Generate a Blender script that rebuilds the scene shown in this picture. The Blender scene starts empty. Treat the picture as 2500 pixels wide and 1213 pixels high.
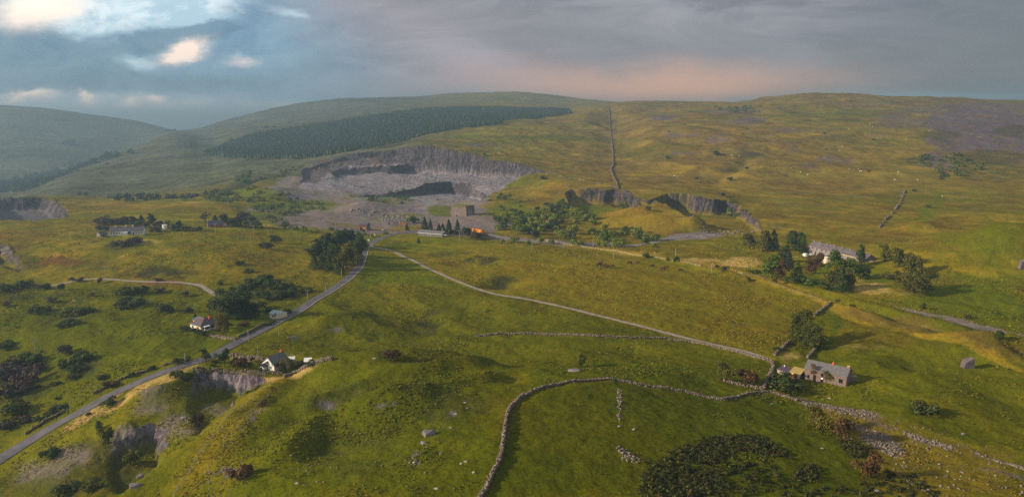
import bpy, math, random
import numpy as np
from mathutils import Vector
random.seed(7)
R = math.radians
SC = bpy.context.scene
COL = SC.collection
# ------------------------------------------------------------------ camera
F, CX, CY = 1689.0, 1250.0, 606.5          # focal length and centre, in pixels of a 2500 wide frame
CAMZ = 90.0
PITCH = math.atan((CY-300.0)/F)
cam_d = bpy.data.cameras.new('camera'); cam = bpy.data.objects.new('camera', cam_d); COL.objects.link(cam)
cam_d.sensor_fit = 'HORIZONTAL'; cam_d.sensor_width = 36.0; cam_d.lens = 36.0*F/2500.0
cam_d.clip_start = 1.0; cam_d.clip_end = 90000.0
cam.location = (0, 0, CAMZ); cam.rotation_euler = (math.pi/2-PITCH, 0, 0)
SC.camera = cam
CP, SP = math.cos(PITCH), math.sin(PITCH)
def ray(u, v):
    xc = (u-CX)/F; yc = -(v-CY)/F
    dy = CP+yc*SP; dz = -SP+yc*CP
    return xc/dy, dz/dy                      # x per metre of y, z per metre of y
# ------------------------------------------------------------------ render and exposure
SC.view_settings.view_transform = 'Standard'; SC.view_settings.look = 'None'
SC.view_settings.exposure = 0.58; SC.view_settings.gamma = 1.0
SC.cycles.use_denoising = False; SC.cycles.sample_clamp_indirect = 1.5; SC.cycles.sample_clamp_direct = 6.0
SC.cycles.max_bounces = 4; SC.cycles.diffuse_bounces = 2; SC.cycles.volume_bounces = 1
SC.cycles.transparent_max_bounces = 6; SC.cycles.glossy_bounces = 1; SC.cycles.transmission_bounces = 2
SC.cycles.caustics_reflective = False; SC.cycles.caustics_refractive = False

# ------------------------------------------------------------------ node expression helper
class X:
    def __init__(s, t, k): s.t = t; s.k = k
    def _o(s, op, *a):
        n = s.t.nodes.new('ShaderNodeMath'); n.operation = op
        for i, q in enumerate((s,)+a):
            if isinstance(q, X): s.t.links.new(q.k, n.inputs[i])
            else: n.inputs[i].default_value = q
        return X(s.t, n.outputs[0])
    def __add__(s, o): return s._o('ADD', o)
    __radd__ = __add__
    def __sub__(s, o): return s._o('SUBTRACT', o)
    def __rsub__(s, o): return (s*-1.0)+o
    def __mul__(s, o): return s._o('MULTIPLY', o)
    __rmul__ = __mul__
    def __truediv__(s, o): return s._o('DIVIDE', o)
    def mx(s, o): return s._o('MAXIMUM', o)
    def mn(s, o): return s._o('MINIMUM', o)
    def exp(s): return s._o('EXPONENT')
    def pw(s, o): return s._o('POWER', o)
    def sm(s, a, b, c=0.0, d=1.0):
        n = s.t.nodes.new('ShaderNodeMapRange'); n.interpolation_type = 'SMOOTHSTEP'
        s.t.links.new(s.k, n.inputs[0])
        if a > b: a, b, c, d = b, a, d, c
        for i, q in zip((1, 2, 3, 4), (a, b, c, d)): n.inputs[i].default_value = q
        return X(s.t, n.outputs[0])
def mix(t, a, b, f, mode='MIX'):
    n = t.nodes.new('ShaderNodeMix'); n.data_type = 'RGBA'; n.blend_type = mode
    for i, q in ((0, f), (6, a), (7, b)):
        if isinstance(q, X): t.links.new(q.k, n.inputs[i])
        elif isinstance(q, (tuple, list)): n.inputs[i].default_value = (*q[:3], 1)
        else: n.inputs[i].default_value = q
    return X(t, n.outputs[2])
def comb(t, x, y, z):
    n = t.nodes.new('ShaderNodeCombineXYZ')
    for i, q in enumerate((x, y, z)):
        if isinstance(q, X): t.links.new(q.k, n.inputs[i])
        else: n.inputs[i].default_value = q
    return X(t, n.outputs[0])
def sep(t, v):
    n = t.nodes.new('ShaderNodeSeparateXYZ'); t.links.new(v.k, n.inputs[0])
    return [X(t, o) for o in n.outputs]
def noise(t, v, scale, detail=4.0, rough=0.55, dist=0.0):
    n = t.nodes.new('ShaderNodeTexNoise'); n.inputs['Scale'].default_value = scale
    n.inputs['Detail'].default_value = detail; n.inputs['Roughness'].default_value = rough
    n.inputs['Distortion'].default_value = dist
    if v is not None: t.links.new(v.k, n.inputs['Vector'])
    return X(t, n.outputs['Fac'])

# ------------------------------------------------------------------ sky and sun
SUN_DIR = Vector((-0.93, -0.16, 0.345)).normalized()      # towards the sun: low, from the left
SUN_EL = math.asin(SUN_DIR.z)
w = bpy.data.worlds.new('World'); SC.world = w; w.use_nodes = True
t = w.node_tree; t.nodes.clear()
out = t.nodes.new('ShaderNodeOutputWorld'); bg = t.nodes.new('ShaderNodeBackground')
t.links.new(bg.outputs[0], out.inputs[0])
tc = t.nodes.new('ShaderNodeTexCoord')
dx, dy, dz = sep(t, X(t, tc.outputs['Generated']))
yy = dy.mx(0.08); A = dx/yy; E = dz/yy
n_w1 = noise(t, comb(t, A*3.0, E*7.0, 0.3), 1.6, 6, 0.62)
n_w2 = noise(t, comb(t, A*3.0, E*7.0, 7.7), 1.6, 6, 0.62)
AW = A+(n_w1-0.5)*0.16; EW = E+(n_w2-0.5)*0.07
def gb(u, v, su, sv, rot=0.0, soft=False):
    a0, e0 = ray(u, v)
    p = (A if soft else AW)-a0; q = (E if soft else EW)-e0
    c, s = math.cos(R(rot)), math.sin(R(rot))
    p2 = (p*c+q*s)*(F/su); q2 = (q*c-p*s)*(F/sv)
    return ((p2*p2+q2*q2)*-1.0).exp()
n_big = noise(t, comb(t, A*1.2, E*5.0, 2.0), 2.0, 5, 0.5, 0.4)
n_mid = noise(t, comb(t, A*4.0, E*8.0, 4.0), 2.6, 10, 0.66, 0.4)
base = mix(t, (0.140, 0.138, 0.158), (0.262, 0.250, 0.274), n_big.sm(0.35, 0.65))
n_tx = noise(t, comb(t, A*2.2+n_big*0.5, E*8.0, 9.0), 2.4, 9, 0.62, 0.9)
base = mix(t, base, mix(t, base, (0.58, 0.57, 0.61), 1.0, 'MULTIPLY'), n_tx.sm(0.42, 0.62)*0.85)
base = mix(t, base, mix(t, base, (1.35, 1.28, 1.25), 1.0, 'MULTIPLY'), n_tx.sm(0.46, 0.30)*0.6)
base = mix(t, base, (0.125, 0.125, 0.140), gb(2450, 150, 420, 190, 0, True)*0.75)
base = mix(t, base, (0.165, 0.165, 0.190), gb(1750, 135, 360, 45, 4, False)*0.75)
base = mix(t, base, (0.25, 0.22, 0.235), gb(1250, 70, 700, 60, -10, False)*0.6)
a1, _ = ray(1130, 100); a2, _ = ray(640, 100)
left = (AW+(EW*0.9)).sm(a1+0.05, a2+0.05)
blue = mix(t, (0.105, 0.215, 0.335), (0.20, 0.345, 0.46), n_mid.sm(0.3, 0.7))
c = mix(t, base, blue, left)
br = gb(350, 20, 190, 50)*1.3+gb(150, 30, 150, 40)*0.8+gb(500, 5, 80, 30)*0.5+gb(700, 45, 55, 16, -14)*0.62+gb(230, 75, 90, 30)*0.6+gb(270, 125, 100, 22, -35)*0.8+gb(330, 158, 120, 16, 8)*0.62+gb(610, 135, 60, 12, -20)*0.35+gb(230, 110, 60, 30)*0.5
br = (br*(n_mid.sm(0.25, 0.72)*0.9+0.5)).sm(0.12, 0.95)
c = mix(t, c, mix(t, (0.38, 0.54, 0.64), (0.74, 0.84, 0.87), n_mid.sm(0.58, 0.36)), br)
dk = gb(70, 140, 175, 78)*1.35+gb(430, 92, 150, 26, 9)*1.0+gb(230, 205, 380, 36)*0.85+gb(520, 70, 60, 26)*0.4+gb(640, 190, 200, 45)*0.3
c = mix(t, c, mix(t, (0.062, 0.150, 0.245), (0.13, 0.225, 0.31), n_mid.sm(0.35, 0.7)), (dk*(n_mid*0.9+0.55)).sm(0.25, 0.75)*0.95)
low = (gb(330, 282, 620, 42, 0, False)).sm(0.15, 0.8)*left.mx(0.0)
c = mix(t, c, mix(t, (0.42, 0.48, 0.56), (0.64, 0.63, 0.64), n_mid.sm(0.4, 0.65)), low*0.9)
wm = gb(95, 22, 95, 34)*1.0+gb(445, 127, 42, 17, 12)*1.3+gb(60, 248, 50, 8)*0.8+gb(218, 248, 20, 10)*0.9+gb(345, 262, 26, 12)*0.75+gb(418, 252, 22, 8)*0.8+gb(600, 145, 40, 9)*0.4
c = mix(t, c, (1.1, 0.84, 0.68), (wm*1.3).mn(0.95))
c = mix(t, c, (1.0, 0.95, 0.80), gb(95, 5, 80, 22)*0.9)
c = mix(t, c, (0.40, 0.33, 0.375), gb(1180, 165, 300, 60, -22, True)*0.55)
c = mix(t, c, (0.30, 0.275, 0.325), gb(1120, 215, 330, 40, 0, True)*0.6)
c = mix(t, c, (0.70, 0.37, 0.25), gb(1600, 212, 380, 46, 0, False)*0.95)
c = mix(t, c, (0.80, 0.42, 0.24), gb(1700, 220, 190, 18, 0, True)*0.6)
c = mix(t, c, (0.235, 0.34, 0.41), gb(2330, 236, 300, 11, -1, True)*0.95+gb(1830, 242, 60, 5, 0, True)*0.6)
c = mix(t, c, (0.14, 0.19, 0.235), gb(2480, 215, 260, 16, 0, True)*0.5)
# overhead and behind the camera the cloud deck is brighter and even
up = (E.sm(0.28, 1.4)).mx(dy.sm(0.25, -0.05))
n_over = noise(t, X(t, tc.outputs['Generated']), 2.5, 4)
c = mix(t, c, mix(t, (0.26, 0.258, 0.258), (0.36, 0.345, 0.33), n_over), up)
sky = t.nodes.new('ShaderNodeTexSky'); sky.sky_type = 'NISHITA'; sky.sun_disc = False
sky.sun_elevation = SUN_EL; sky.sun_rotation = math.atan2(SUN_DIR.x, SUN_DIR.y)
thin = mix(t, (0, 0, 0), X(t, sky.outputs[0]), 0.10)
c = mix(t, c, thin, 0.10)                                  # a little clear sky shows through the cloud deck
t.links.new(c.k, bg.inputs[0]); bg.inputs[1].default_value = 1.0
sl = bpy.data.lights.new('sun', 'SUN'); sun = bpy.data.objects.new('sun', sl); COL.objects.link(sun)
sl.energy = 5.0; sl.angle = R(3.0); sl.color = (1.0, 0.82, 0.58)
sun.rotation_euler = SUN_DIR.to_track_quat('Z', 'Y').to_euler(); sun.location = (-300, -50, 300)

# ------------------------------------------------------------------ numpy noise
def _h(ix, iy, s):
    h = (ix.astype(np.uint32)*np.uint32(374761393)+iy.astype(np.uint32)*np.uint32(668265263)+np.uint32((s*2654435761) & 0xffffffff))
    h = (h ^ (h >> np.uint32(13)))*np.uint32(1274126177)
    h = h ^ (h >> np.uint32(16))
    return (h & np.uint32(0xffff)).astype(np.float32)/65535.0
def vn(x, y, s=0):
    ix = np.floor(x).astype(np.int64); iy = np.floor(y).astype(np.int64)
    fx = (x-ix).astype(np.float32); fy = (y-iy).astype(np.float32)
    fx = fx*fx*(3-2*fx); fy = fy*fy*(3-2*fy)
    a = _h(ix, iy, s); b = _h(ix+1, iy, s); c_ = _h(ix, iy+1, s); d = _h(ix+1, iy+1, s)
    return (a+(b-a)*fx)*(1-fy)+(c_+(d-c_)*fx)*fy           # 0..1
def fbm(x, y, wl, octv=4, s=0, g=0.5):
    r = 0; amp = 1; tot = 0; k = 1.0/wl
    ca, sa = 0.8, 0.6
    for i in range(octv):
        r = r+amp*(vn(x*k, y*k, s+i*17)-0.5); tot += amp
        amp *= g; k *= 2.03; x, y = x*ca-y*sa, x*sa+y*ca
    return 2*r/tot                                          # about -1..1
def ss(a, b, x):
    q = np.clip((x-a)/(b-a), 0, 1); return q*q*(3-2*q)
def hermite(xk, yk, x):                                     # monotone cubic through the knots
    xk = np.asarray(xk, float); yk = np.asarray(yk, float)
    h = np.diff(xk); d = np.diff(yk)/h; m = np.zeros_like(yk)
    m[1:-1] = np.where(d[:-1]*d[1:] > 0, 2*d[:-1]*d[1:]/(d[:-1]+d[1:]+1e-12), 0); m[0] = d[0]; m[-1] = d[-1]
    i = np.clip(np.searchsorted(xk, x)-1, 0, len(h)-1); q = np.clip((x-xk[i])/h[i], 0, 1)
    return (2*q**3-3*q**2+1)*yk[i]+(q**3-2*q**2+q)*h[i]*m[i]+(-2*q**3+3*q**2)*yk[i+1]+(q**3-q**2)*h[i]*m[i+1]

# ------------------------------------------------------------------ the lie of the land: profile lines (column u, row v, height z or distance Y)
def Yof(v, z): return (z-CAMZ)/ray(0, v)[1]
near = [
 [(-300,1213,-14),(0,1213,-12),(250,1213,-3),(500,1213,6),(750,1213,12),(1000,1213,15),(1250,1213,16),(1500,1213,16),(1750,1213,14),(2000,1213,12),(2500,1213,10),(2800,1213,10)],
 [(-300,1070,-13),(0,1070,-11),(250,1075,-3),(500,1080,4),(750,1080,9),(1000,1080,14),(1250,1085,16.5),(1500,1080,15),(1750,1080,12),(2000,1080,10),(2500,1080,8),(2800,1080,8)],
 [(-300,985,-9),(0,985,-8),(250,935,-1),(450,898,4.5),(560,905,5.5),(700,912,6.5),(800,888,11.5),(950,875,14),(1100,890,13),(1250,935,15),(1430,928,14.5),(1600,935,12.5),(1750,960,9),(2000,960,6),(2500,950,7),(2800,950,7)],
 [(-300,880,-6),(0,880,-5),(250,860,0),(450,850,3),(560,860,4),(700,872,4.5),(800,862,4),(950,848,2),(1250,860,3),(1430,885,7),(1600,885,6.5),(1750,890,5.5),(2000,880,4),(2500,860,6),(2800,860,6)],
 [(-300,760,1),(0,760,1),(250,760,1.5),(500,760,3),(750,770,4),(1000,760,1),(1250,760,2),(1500,760,3),(2000,760,1),(2500,760,1),(2800,760,1)],
 [(-300,660,3),(0,660,3),(250,660,5),(500,660,6),(750,660,6),(1000,660,3),(1250,660,2),(1500,660,3),(1750,660,1),(2000,660,0),(2250,660,2),(2500,660,8),(2800,660,10)],
 [(-300,580,8),(0,580,9),(250,580,9),(500,580,9),(750,580,4),(900,580,2),(1000,580,1),(1250,580,0),(1500,580,-2),(1750,580,-2),(2000,590,0),(2250,590,5),(2500,590,14),(2800,590,15)],
]
far = [
 [(-300,484,770),(0,481,780),(60,481,785),(150,485,800),(250,494,770),(375,489,790),(500,487,800),(560,492,790),(625,515,720),(750,495,790),(1000,480,880),(1250,470,870),(1400,462,815),(1550,465,775),(1700,478,725),(1850,528,640),(2000,542,605),(2250,535,600),(2500,530,590),(2800,530,590)],
 [(-300,560,1000),(0,530,1000),(60,498,1000),(150,478,980),(250,472,1050),(500,455,1000),(625,430,1020),(700,415,1060),(750,403,1110),(875,375,1150),(960,366,1150),(1000,358,1135),(1030,356,1120),(1125,372,1080),(1250,402,1020),(1350,424,960),(1500,430,940),(1750,440,880),(2000,450,830),(2500,440,800),(2800,440,800)],
 [(-300,478,1400),(0,477,1350),(60,472,1200),(150,435,1420),(250,395,1720),(350,355,2080),(430,326,2420),(500,345,2150),(560,364,1780),(620,385,1500),(750,386,1420),(875,363,1420),(1000,337,1450),(1125,320,1550),(1250,302,1700),(1375,284,1900),(1480,266,2050),(1600,300,1500),(1750,320,1300),(2000,330,1230),(2500,330,1180),(2800,330,1180)],
 [(-300,445,1900),(0,442,1900),(60,440,1900),(150,433,1950),(250,396,2350),(350,356,2700),(430,325,2800),(500,330,2600),(560,330,2250),(620,330,1950),(750,308,2050),(875,288,2150),(1000,272,2250),(1125,266,2350),(1250,266,2450),(1375,270,2500),(1480,258,2180),(1600,262,1950),(1750,265,1800),(2000,264,1700),(2500,272,1620),(2800,275,1620)],
 [(-300,330,2700),(0,330,2700),(150,335,2800),(250,330,2950),(350,322,3150),(430,320,3100),(500,313,2950),(620,300,2800),(750,282,2900),(875,263,2900),(1000,254,2950),(1125,250,3000),(1250,250,3000),(1375,255,3100),(1480,257,2500),(1540,249,2300),(1600,248,2250),(1700,249,2250),(1760,251,2300),(1800,252,2350),(1860,243,2150),(1930,234,2030),(2000,232,1950),(2150,234,1980),(2250,237,2000),(2350,241,2000),(2500,247,1950),(2800,254,1950)],
 [(-300,250,3300),(0,257,3300),(100,264,3350),(200,277,3450),(320,293,3550),(380,308,3600),(430,319,3500),(470,317,3450),(540,296,3350),(620,276,3400),(690,260,3450),(750,249,3500),(875,240,3600),(1000,238,3700),(1125,229,3800),(1250,226,3800),(1330,231,3800),(1400,240,3800),(1480,250,3700),(1600,262,3300),(1750,265,3300),(2000,265,3200),(2500,270,3200),(2800,275,3200)],
]
lines = []                                                  # each: a knots, Y knots, z knots
for L in near:
    lines.append(([ray(u, v)[0] for u, v, z in L], [Yof(v, z) for u, v, z in L], [z for u, v, z in L]))
for L in far:
    lines.append(([ray(u, v)[0] for u, v, Y in L], [Y for u, v, Y in L], [CAMZ+Y*ray(u, v)[1] for u, v, Y in L]))
A0, A1, NA = -0.93, 0.93, 1400
av = np.linspace(A0, A1, NA)
rows = [70.0]
while rows[-1] < 30000:
    y = rows[-1]
    rows.append(y*(1.0032 if y < 560 else 1.0020 if y < 900 else 1.0014 if y < 1190 else 1.006 if y < 4200 else 1.12))
rows = np.array(rows); NR = len(rows)
nc = 187; ac = np.linspace(A0, A1, nc)
YK = np.array([hermite(l[0], l[1], ac) for l in lines]); ZK = np.array([hermite(l[0], l[2], ac) for l in lines])
Zc = np.zeros((NR, nc))
for j in range(nc):
    yk = list(YK[:, j]); zk = list(ZK[:, j])
    yk = [60.0]+yk+[yk[-1]+900, 7000.0, 31000.0]; zk = [zk[0]+1]+zk+[zk[-1]-110, -60.0, -60.0]
    for i in range(1, len(yk)): yk[i] = max(yk[i], yk[i-1]+3)
    Zc[:, j] = hermite(yk, zk, rows)
fi = (av-A0)/(A1-A0)*(nc-1); i0 = np.clip(fi.astype(int), 0, nc-2); fr = fi-i0
Z = Zc[:, i0]*(1-fr)+Zc[:, i0+1]*fr
GX = (rows[:, None]*av[None, :]).astype(np.float32); GY = np.repeat(rows[:, None], NA, 1).astype(np.float32)
Z = Z.astype(np.float32)

def hit(u, v, ymin=75.0):
    """first point of the land seen along pixel (u, v)"""
    a, e = ray(u, v)
    f_ = (a-A0)/(A1-A0)*(NA-1); i = int(np.clip(f_, 0, NA-2)); q = f_-i
    zc = Z[:, i]*(1-q)+Z[:, i+1]*q
    d = CAMZ+e*rows-zc
    k = np.where((d < 0) & (rows > ymin))[0]
    if len(k) == 0:
        k = [int(np.argmin(np.abs(np.where((rows > ymin) & (rows < 4500), d/rows, 9))))]; y = rows[k[0]]
    else:
        j = max(int(k[0]), 1); d0, d1 = d[j-1], d[j]
        y = rows[j-1]+(rows[j]-rows[j-1])*(d0/(d0-d1+1e-9)) if d0 > 0 else rows[j]
    return a*y, y
def ground(x, y):
    f_ = (x/y-A0)/(A1-A0)*(NA-1); i = int(np.clip(f_, 0, NA-2)); q = min(max(f_-i, 0), 1)
    j = int(np.clip(np.searchsorted(rows, y)-1, 0, NR-2)); r = (y-rows[j])/(rows[j+1]-rows[j])
    return float((Z[j, i]*(1-q)+Z[j, i+1]*q)*(1-r)+(Z[j+1, i]*(1-q)+Z[j+1, i+1]*q)*r)
def groundv(x, y):
    f_ = (x/y-A0)/(A1-A0)*(NA-1); i = np.clip(f_.astype(int), 0, NA-2); q = np.clip(f_-i, 0, 1)
    j = np.clip(np.searchsorted(rows, y)-1, 0, NR-2); r = (y-rows[j])/(rows[j+1]-rows[j])
    return (Z[j, i]*(1-q)+Z[j, i+1]*q)*(1-r)+(Z[j+1, i]*(1-q)+Z[j+1, i+1]*q)*r, j, i
def pt(u, v):
    x, y = hit(u, v); return Vector((x, y, ground(x, y)))
def P(*uv): return [hit(u, v) for u, v in uv]
def PZ(*uvz): return [(ray(u, v)[0]*Yof(v, z), Yof(v, z)) for u, v, z in uvz]

def window(poly, m):
    xs = [p[0] for p in poly]; ys = [p[1] for p in poly]
    r0 = np.searchsorted(rows, min(ys)-m); r1 = np.searchsorted(rows, max(ys)+m)+1
    y0, y1 = max(min(ys)-m, 70), max(ys)+m
    al = min((min(xs)-m)/y0, (min(xs)-m)/y1); ah = max((max(xs)+m)/y0, (max(xs)+m)/y1)
    c0 = int(np.clip((al-A0)/(A1-A0)*(NA-1), 0, NA-1)); c1 = int(np.clip((ah-A0)/(A1-A0)*(NA-1)+2, 1, NA))
    return slice(max(r0, 0), min(r1, NR)), slice(c0, c1)
def sdist(poly, x, y, closed=True):
    """distance to the outline, positive inside"""
    n = len(poly); best = np.full(x.shape, 1e9, np.float32); ins = np.zeros(x.shape, bool)
    for k in range(n if closed else n-1):
        x1, y1 = poly[k]; x2, y2 = poly[(k+1) % n]
        ex, ey = x2-x1, y2-y1; L = ex*ex+ey*ey+1e-9
        q = np.clip(((x-x1)*ex+(y-y1)*ey)/L, 0, 1)
        best = np.minimum(best, (x-x1-q*ex)**2+(y-y1-q*ey)**2)
        if closed:
            cr = (y1 > y) != (y2 > y)
            ins ^= cr & (x < ex*(y-y1)/(ey+1e-12)+x1)
    d = np.sqrt(best)
    return np.where(ins, d, -d) if closed else d
def region(poly, m, warp=0.0, wl=10.0, s=5):
    sl_ = window(poly, m+warp*1.5); x, y = GX[sl_], GY[sl_]
    if warp: x, y = x+warp*fbm(x, y, wl, 4, s), y+warp*fbm(x, y, wl, 4, s+50)
    return sl_, sdist(poly, x, y)
def bump(u, v, rx, ry, h, rot=0):
    x0, y0 = hit(u, v); sl_ = window([(x0, y0)], 3*max(rx, ry))
    x, y = GX[sl_]-x0, GY[sl_]-y0; c_, s_ = math.cos(R(rot)), math.sin(R(rot))
    p, q = (x*c_+y*s_)/rx, (y*c_-x*s_)/ry
    Z[sl_] += h*np.exp(-(p*p+q*q))

# broad undulation, growing with distance
ampfar = np.clip(GY/900, 0.35, 2.2)
nearw = ss(130, 180, GY)
Z += 2.4*fbm(GX, GY, 75, 3, 1)*ampfar*(1-ss(2000, 2600, GY)*0.6)
Z += 6.0*fbm(GX+0.5*GY, GY, 260, 3, 2)*ss(500, 900, GY)*(1-ss(1900, 2300, GY)*0.7)
Z += 7.0*(0.35-np.abs(fbm(GX*1.6+GY*0.2, GY*0.45, 300, 4, 6)))*ss(1100, 1400, GY)*(1-ss(2900, 3300, GY)*0.5)
Z += 1.5*(0.3-np.abs(fbm(GX+0.6*GY, GY-0.2*GX, 48, 4, 7)))*ss(170, 300, GY)*(1-ss(900, 1300, GY)*0.4)
# hummocks and hollows one can point to
bump(1150, 640, 16, 9, -5); bump(1225, 690, 11, 9, -6.5); bump(1090, 620, 22, 10, -3)
bump(1030, 765, 16, 7, -2.0); bump(1045, 800, 9, 16, -3.5, 10); bump(830, 790, 22, 14, 3.5)
bump(880, 800, 16, 12, 1.5); bump(1550, 850, 40, 12, -2); bump(2130, 820, 20, 10, 3); bump(2400, 850, 30, 14, 4)
bump(2330, 640, 55, 40, 6); bump(2480, 590, 60, 40, 12); bump(800, 1000, 16, 12, -2); bump(900, 1060, 24, 7, -2, 25)
bump(760, 1080, 20, 12, 1.2); bump(1000, 1000, 14, 8, 2.5); bump(620, 1050, 8, 20, 2.5, -25); bump(880, 930, 30, 5, -2.5, 12)
bump(1150, 930, 22, 6, -2.5, 10); bump(1750, 560, 30, 14, -4); bump(560, 640, 30, 18, 4); bump(380, 640, 40, 14, 3)
bump(1090, 870, 24, 6, 2, 5); bump(2280, 940, 30, 10, 2); bump(1400, 870, 18, 7, 2)
bump(570, 455, 16, 90, -12, -28); bump(590, 430, 10, 60, -8, -28)
# foreground mounds are lumpier
lump = (1-ss(300, 420, GY))*ss(120, 140, GY); _x, _y = hit(757, 1069); lump = lump*(1-0.8*np.exp(-((GX-_x)**2+(GY-_y)**2)/200.0))
rid = 1-np.abs(fbm(GX*0.8+GY*0.35, GY, 34, 4, 33))
aa = GX/GY
Z += (rid-0.75)*3.2*lump*(1-0.72*ss(-0.05, 0.06, aa)*(1-ss(0.36, 0.44, aa)))

# ---- quarries, cut into the land
CLIFF = np.zeros_like(Z)
def pit(poly, floor, w, warp=2.0, wl=9.0, steps=None, rough=0.8, s=11, mark=1.0):
    sl_ = window(poly, 14); x, y = GX[sl_], GY[sl_]
    d = sdist(poly, x, y)
    wx = warp*(fbm(x, y, wl, 4, s)+0.5*np.abs(fbm(x, y, wl*0.35, 2, s+9)))
    d = d+wx
    w_ = w(x, y) if callable(w) else w
    q = np.clip(d/w_, 0, 1)
    if steps is not None: q = np.interp(q, *steps)
    b = Z[sl_]; fl = (floor(x, y) if callable(floor) else floor)+rough*fbm(x, y, 14, 4, s+3)
    new = b*(1-q)+np.minimum(fl, b)*q
    Z[sl_] = new
    st = np.clip((b-fl)/6.0, 0, 1)*((d > -1.0) & (d < w_+5.0))
    CLIFF[sl_] = np.maximum(CLIFF[sl_], st*mark)
f9 = far[1]
def rimpt(u, off=0.0):
    us = [q[0] for q in f9]; Y = float(hermite(us, [q[2] for q in f9], np.array([u]))[0]); v = float(hermite(us, [q[1] for q in f9], np.array([u]))[0])
    a = ray(u, v)[0]; Y += off; return (a*Y, Y)
rim = [rimpt(u, o) for u, o in ((742, -30), (790, -4), (840, -2), (880, -4), (930, 0), (965, -3), (1000, -3), (1030, -3), (1080, -2), (1130, -5), (1165, -2), (1200, -5), (1250, -2), (1290, -5), (1330, -8), (1352, -6), (1372, -12))]
frontU = PZ((1310, 452, 6), (1240, 462, 4), (1195, 480, 0), (1160, 500, -5), (1080, 500, -5), (960, 488, -3), (880, 472, 0), (800, 468, 3), (735, 462, 5))
def wq(x, y):
    a = x/y; return 9.0+62*(1-ss(ray(940, 400)[0], ray(1020, 400)[0], a))*ss(ray(740, 400)[0], ray(800, 400)[0], a)+22*ss(ray(1270,400)[0], ray(1340,400)[0], a)*0
quarry_poly = rim+frontU
def qsteps():
    return ([0, 0.06, 0.42, 0.60, 0.72, 1.0], [0, 0.28, 0.52, 0.58, 0.97, 1.0])
pit(quarry_poly, 8.5, wq, 5.0, 26, qsteps(), 0.5, 11)
low_poly = PZ((850, 462, 8), (900, 457, 8.5), (960, 453, 8.5), (1010, 450, 8.5), (1060, 446, 8.5), (1100, 443, 8.5), (1140, 449, 8.5), (1190, 462, 8.5), (1200, 476, 4), (1170, 500, -4), (1100, 492, -4), (1000, 488, -4), (900, 482, -2))
pit(low_poly, -7.0, 6.0, 2.5, 14, None, 0.8, 21)
# spoil heaps and rough ground in front of the floor
for u, v, rx, ry, h in ((930, 425, 25, 8, 3), (1130, 432, 16, 8, 4), (1045, 425, 12, 8, 5), (1220, 440, 20, 8, 6), (1290, 442, 22, 9, 8), (820, 440, 18, 8, 5), (960, 490, 35, 7, 4),
                        (930, 515, 40, 10, 7), (880, 510, 25, 12, 6), (1075, 500, 20, 10, 5), (1065, 512, 22, 8, 5), (1160, 500, 14, 12, 4), (640, 470, 40, 20, 8), (700, 480, 40, 20, 5), (1230, 500, 30, 12, 5), (1300, 480, 30, 12, 5)):
    bump(u, v, rx, ry, h)
crag1 = P((1382, 468), (1400, 464), (1440, 463), (1475, 464), (1500, 462), (1530, 466), (1552, 480), (1560, 492))+P((1540, 515), (1440, 520), (1390, 500))
pit(crag1, -1.0, 4.5, 3.0, 12, None, 0.8, 31)
crag2 = P((1592, 486), (1630, 472), (1680, 473), (1715, 482), (1740, 487), (1775, 489), (1812, 505), (1838, 530), (1850, 548))+P((1870, 570), (1790, 580), (1720, 565), (1690, 530), (1640, 505))
pit(crag2, -3.0, 4.5, 3.2, 11, None, 0.8, 41)
crag3 = P((1852, 548), (1890, 551), (1925, 556), (1945, 566), (1950, 580), (1900, 585), (1860, 575))
pit(crag3, 0.0, 4.0, 2.5, 10, None, 0.5, 43)
pit(P((1552, 486), (1580, 492), (1598, 487), (1602, 505), (1556, 505)), 7.5, 5.0, 2.5, 9, None, 0.6, 47)
bump(1570, 545, 34, 20, 6); bump(1480, 545, 18, 12, 3); bump(1620, 540, 26, 12, 5); bump(1550, 520, 20, 9, 5); bump(1700, 555, 12, 10, 8); bump(1420, 480, 20, 10, 1)
leftq = P((-60, 486), (0, 483), (60, 482), (105, 484), (135, 492), (150, 503), (165, 512))+P((160, 530), (80, 540), (0, 536), (-60, 540))
pit(leftq, -9.5, 8.0, 4.0, 18, None, 0.8, 51)
leftr = P((-40, 592), (15, 598), (40, 625), (62, 655), (50, 665), (0, 650), (-40, 640))
pit(leftr, 1.0, 6.0, 2.0, 9, None, 0.8, 53)
pit1 = P((462, 912), (475, 904), (530, 904), (590, 911), (640, 922), (652, 930), (610, 952), (575, 975), (548, 998), (510, 1040), (455, 1090), (400, 1140), (340, 1190), (290, 1230), (120, 1230), (120, 1150), (170, 1080), (215, 1030), (300, 985), (370, 960), (430, 940))
pit(pit1, lambda x, y: -2.8+1.5*ss(180, 215, y), lambda x, y: 5+26*(1-ss(ray(440,900)[0], ray(490,900)[0], x/y))+7*ss(ray(600,930)[0], ray(640,930)[0], x/y)*(1-ss(214, 222, y)), 2.5, 9, ([0, 0.55, 1], [0, 0.8, 1]), 1.8, 61)
pit2 = P((200, 1052), (250, 1040), (290, 1042), (330, 1062), (365, 1042), (400, 1045), (425, 1070), (420, 1100), (370, 1150), (320, 1195), (230, 1230), (120, 1200), (170, 1110))
pit(pit2, -6.5, lambda x, y: 5+16*(1-ss(ray(250,1100)[0], ray(300,1100)[0], x/y))+13*ss(ray(370,1080)[0], ray(400,1080)[0], x/y), 3.0, 8, None, 1.0, 63)
bump(300, 1060, 6, 5, 3); bump(370, 965, 9, 5, 2.5)
okA = P((468, 898), (540, 898), (655, 915), (660, 935), (560, 1005), (515, 995), (465, 955)); okB = P((268, 1045), (335, 1060), (370, 1030), (415, 1040), (410, 1090), (375, 1130), (340, 1150), (270, 1135))
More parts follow.
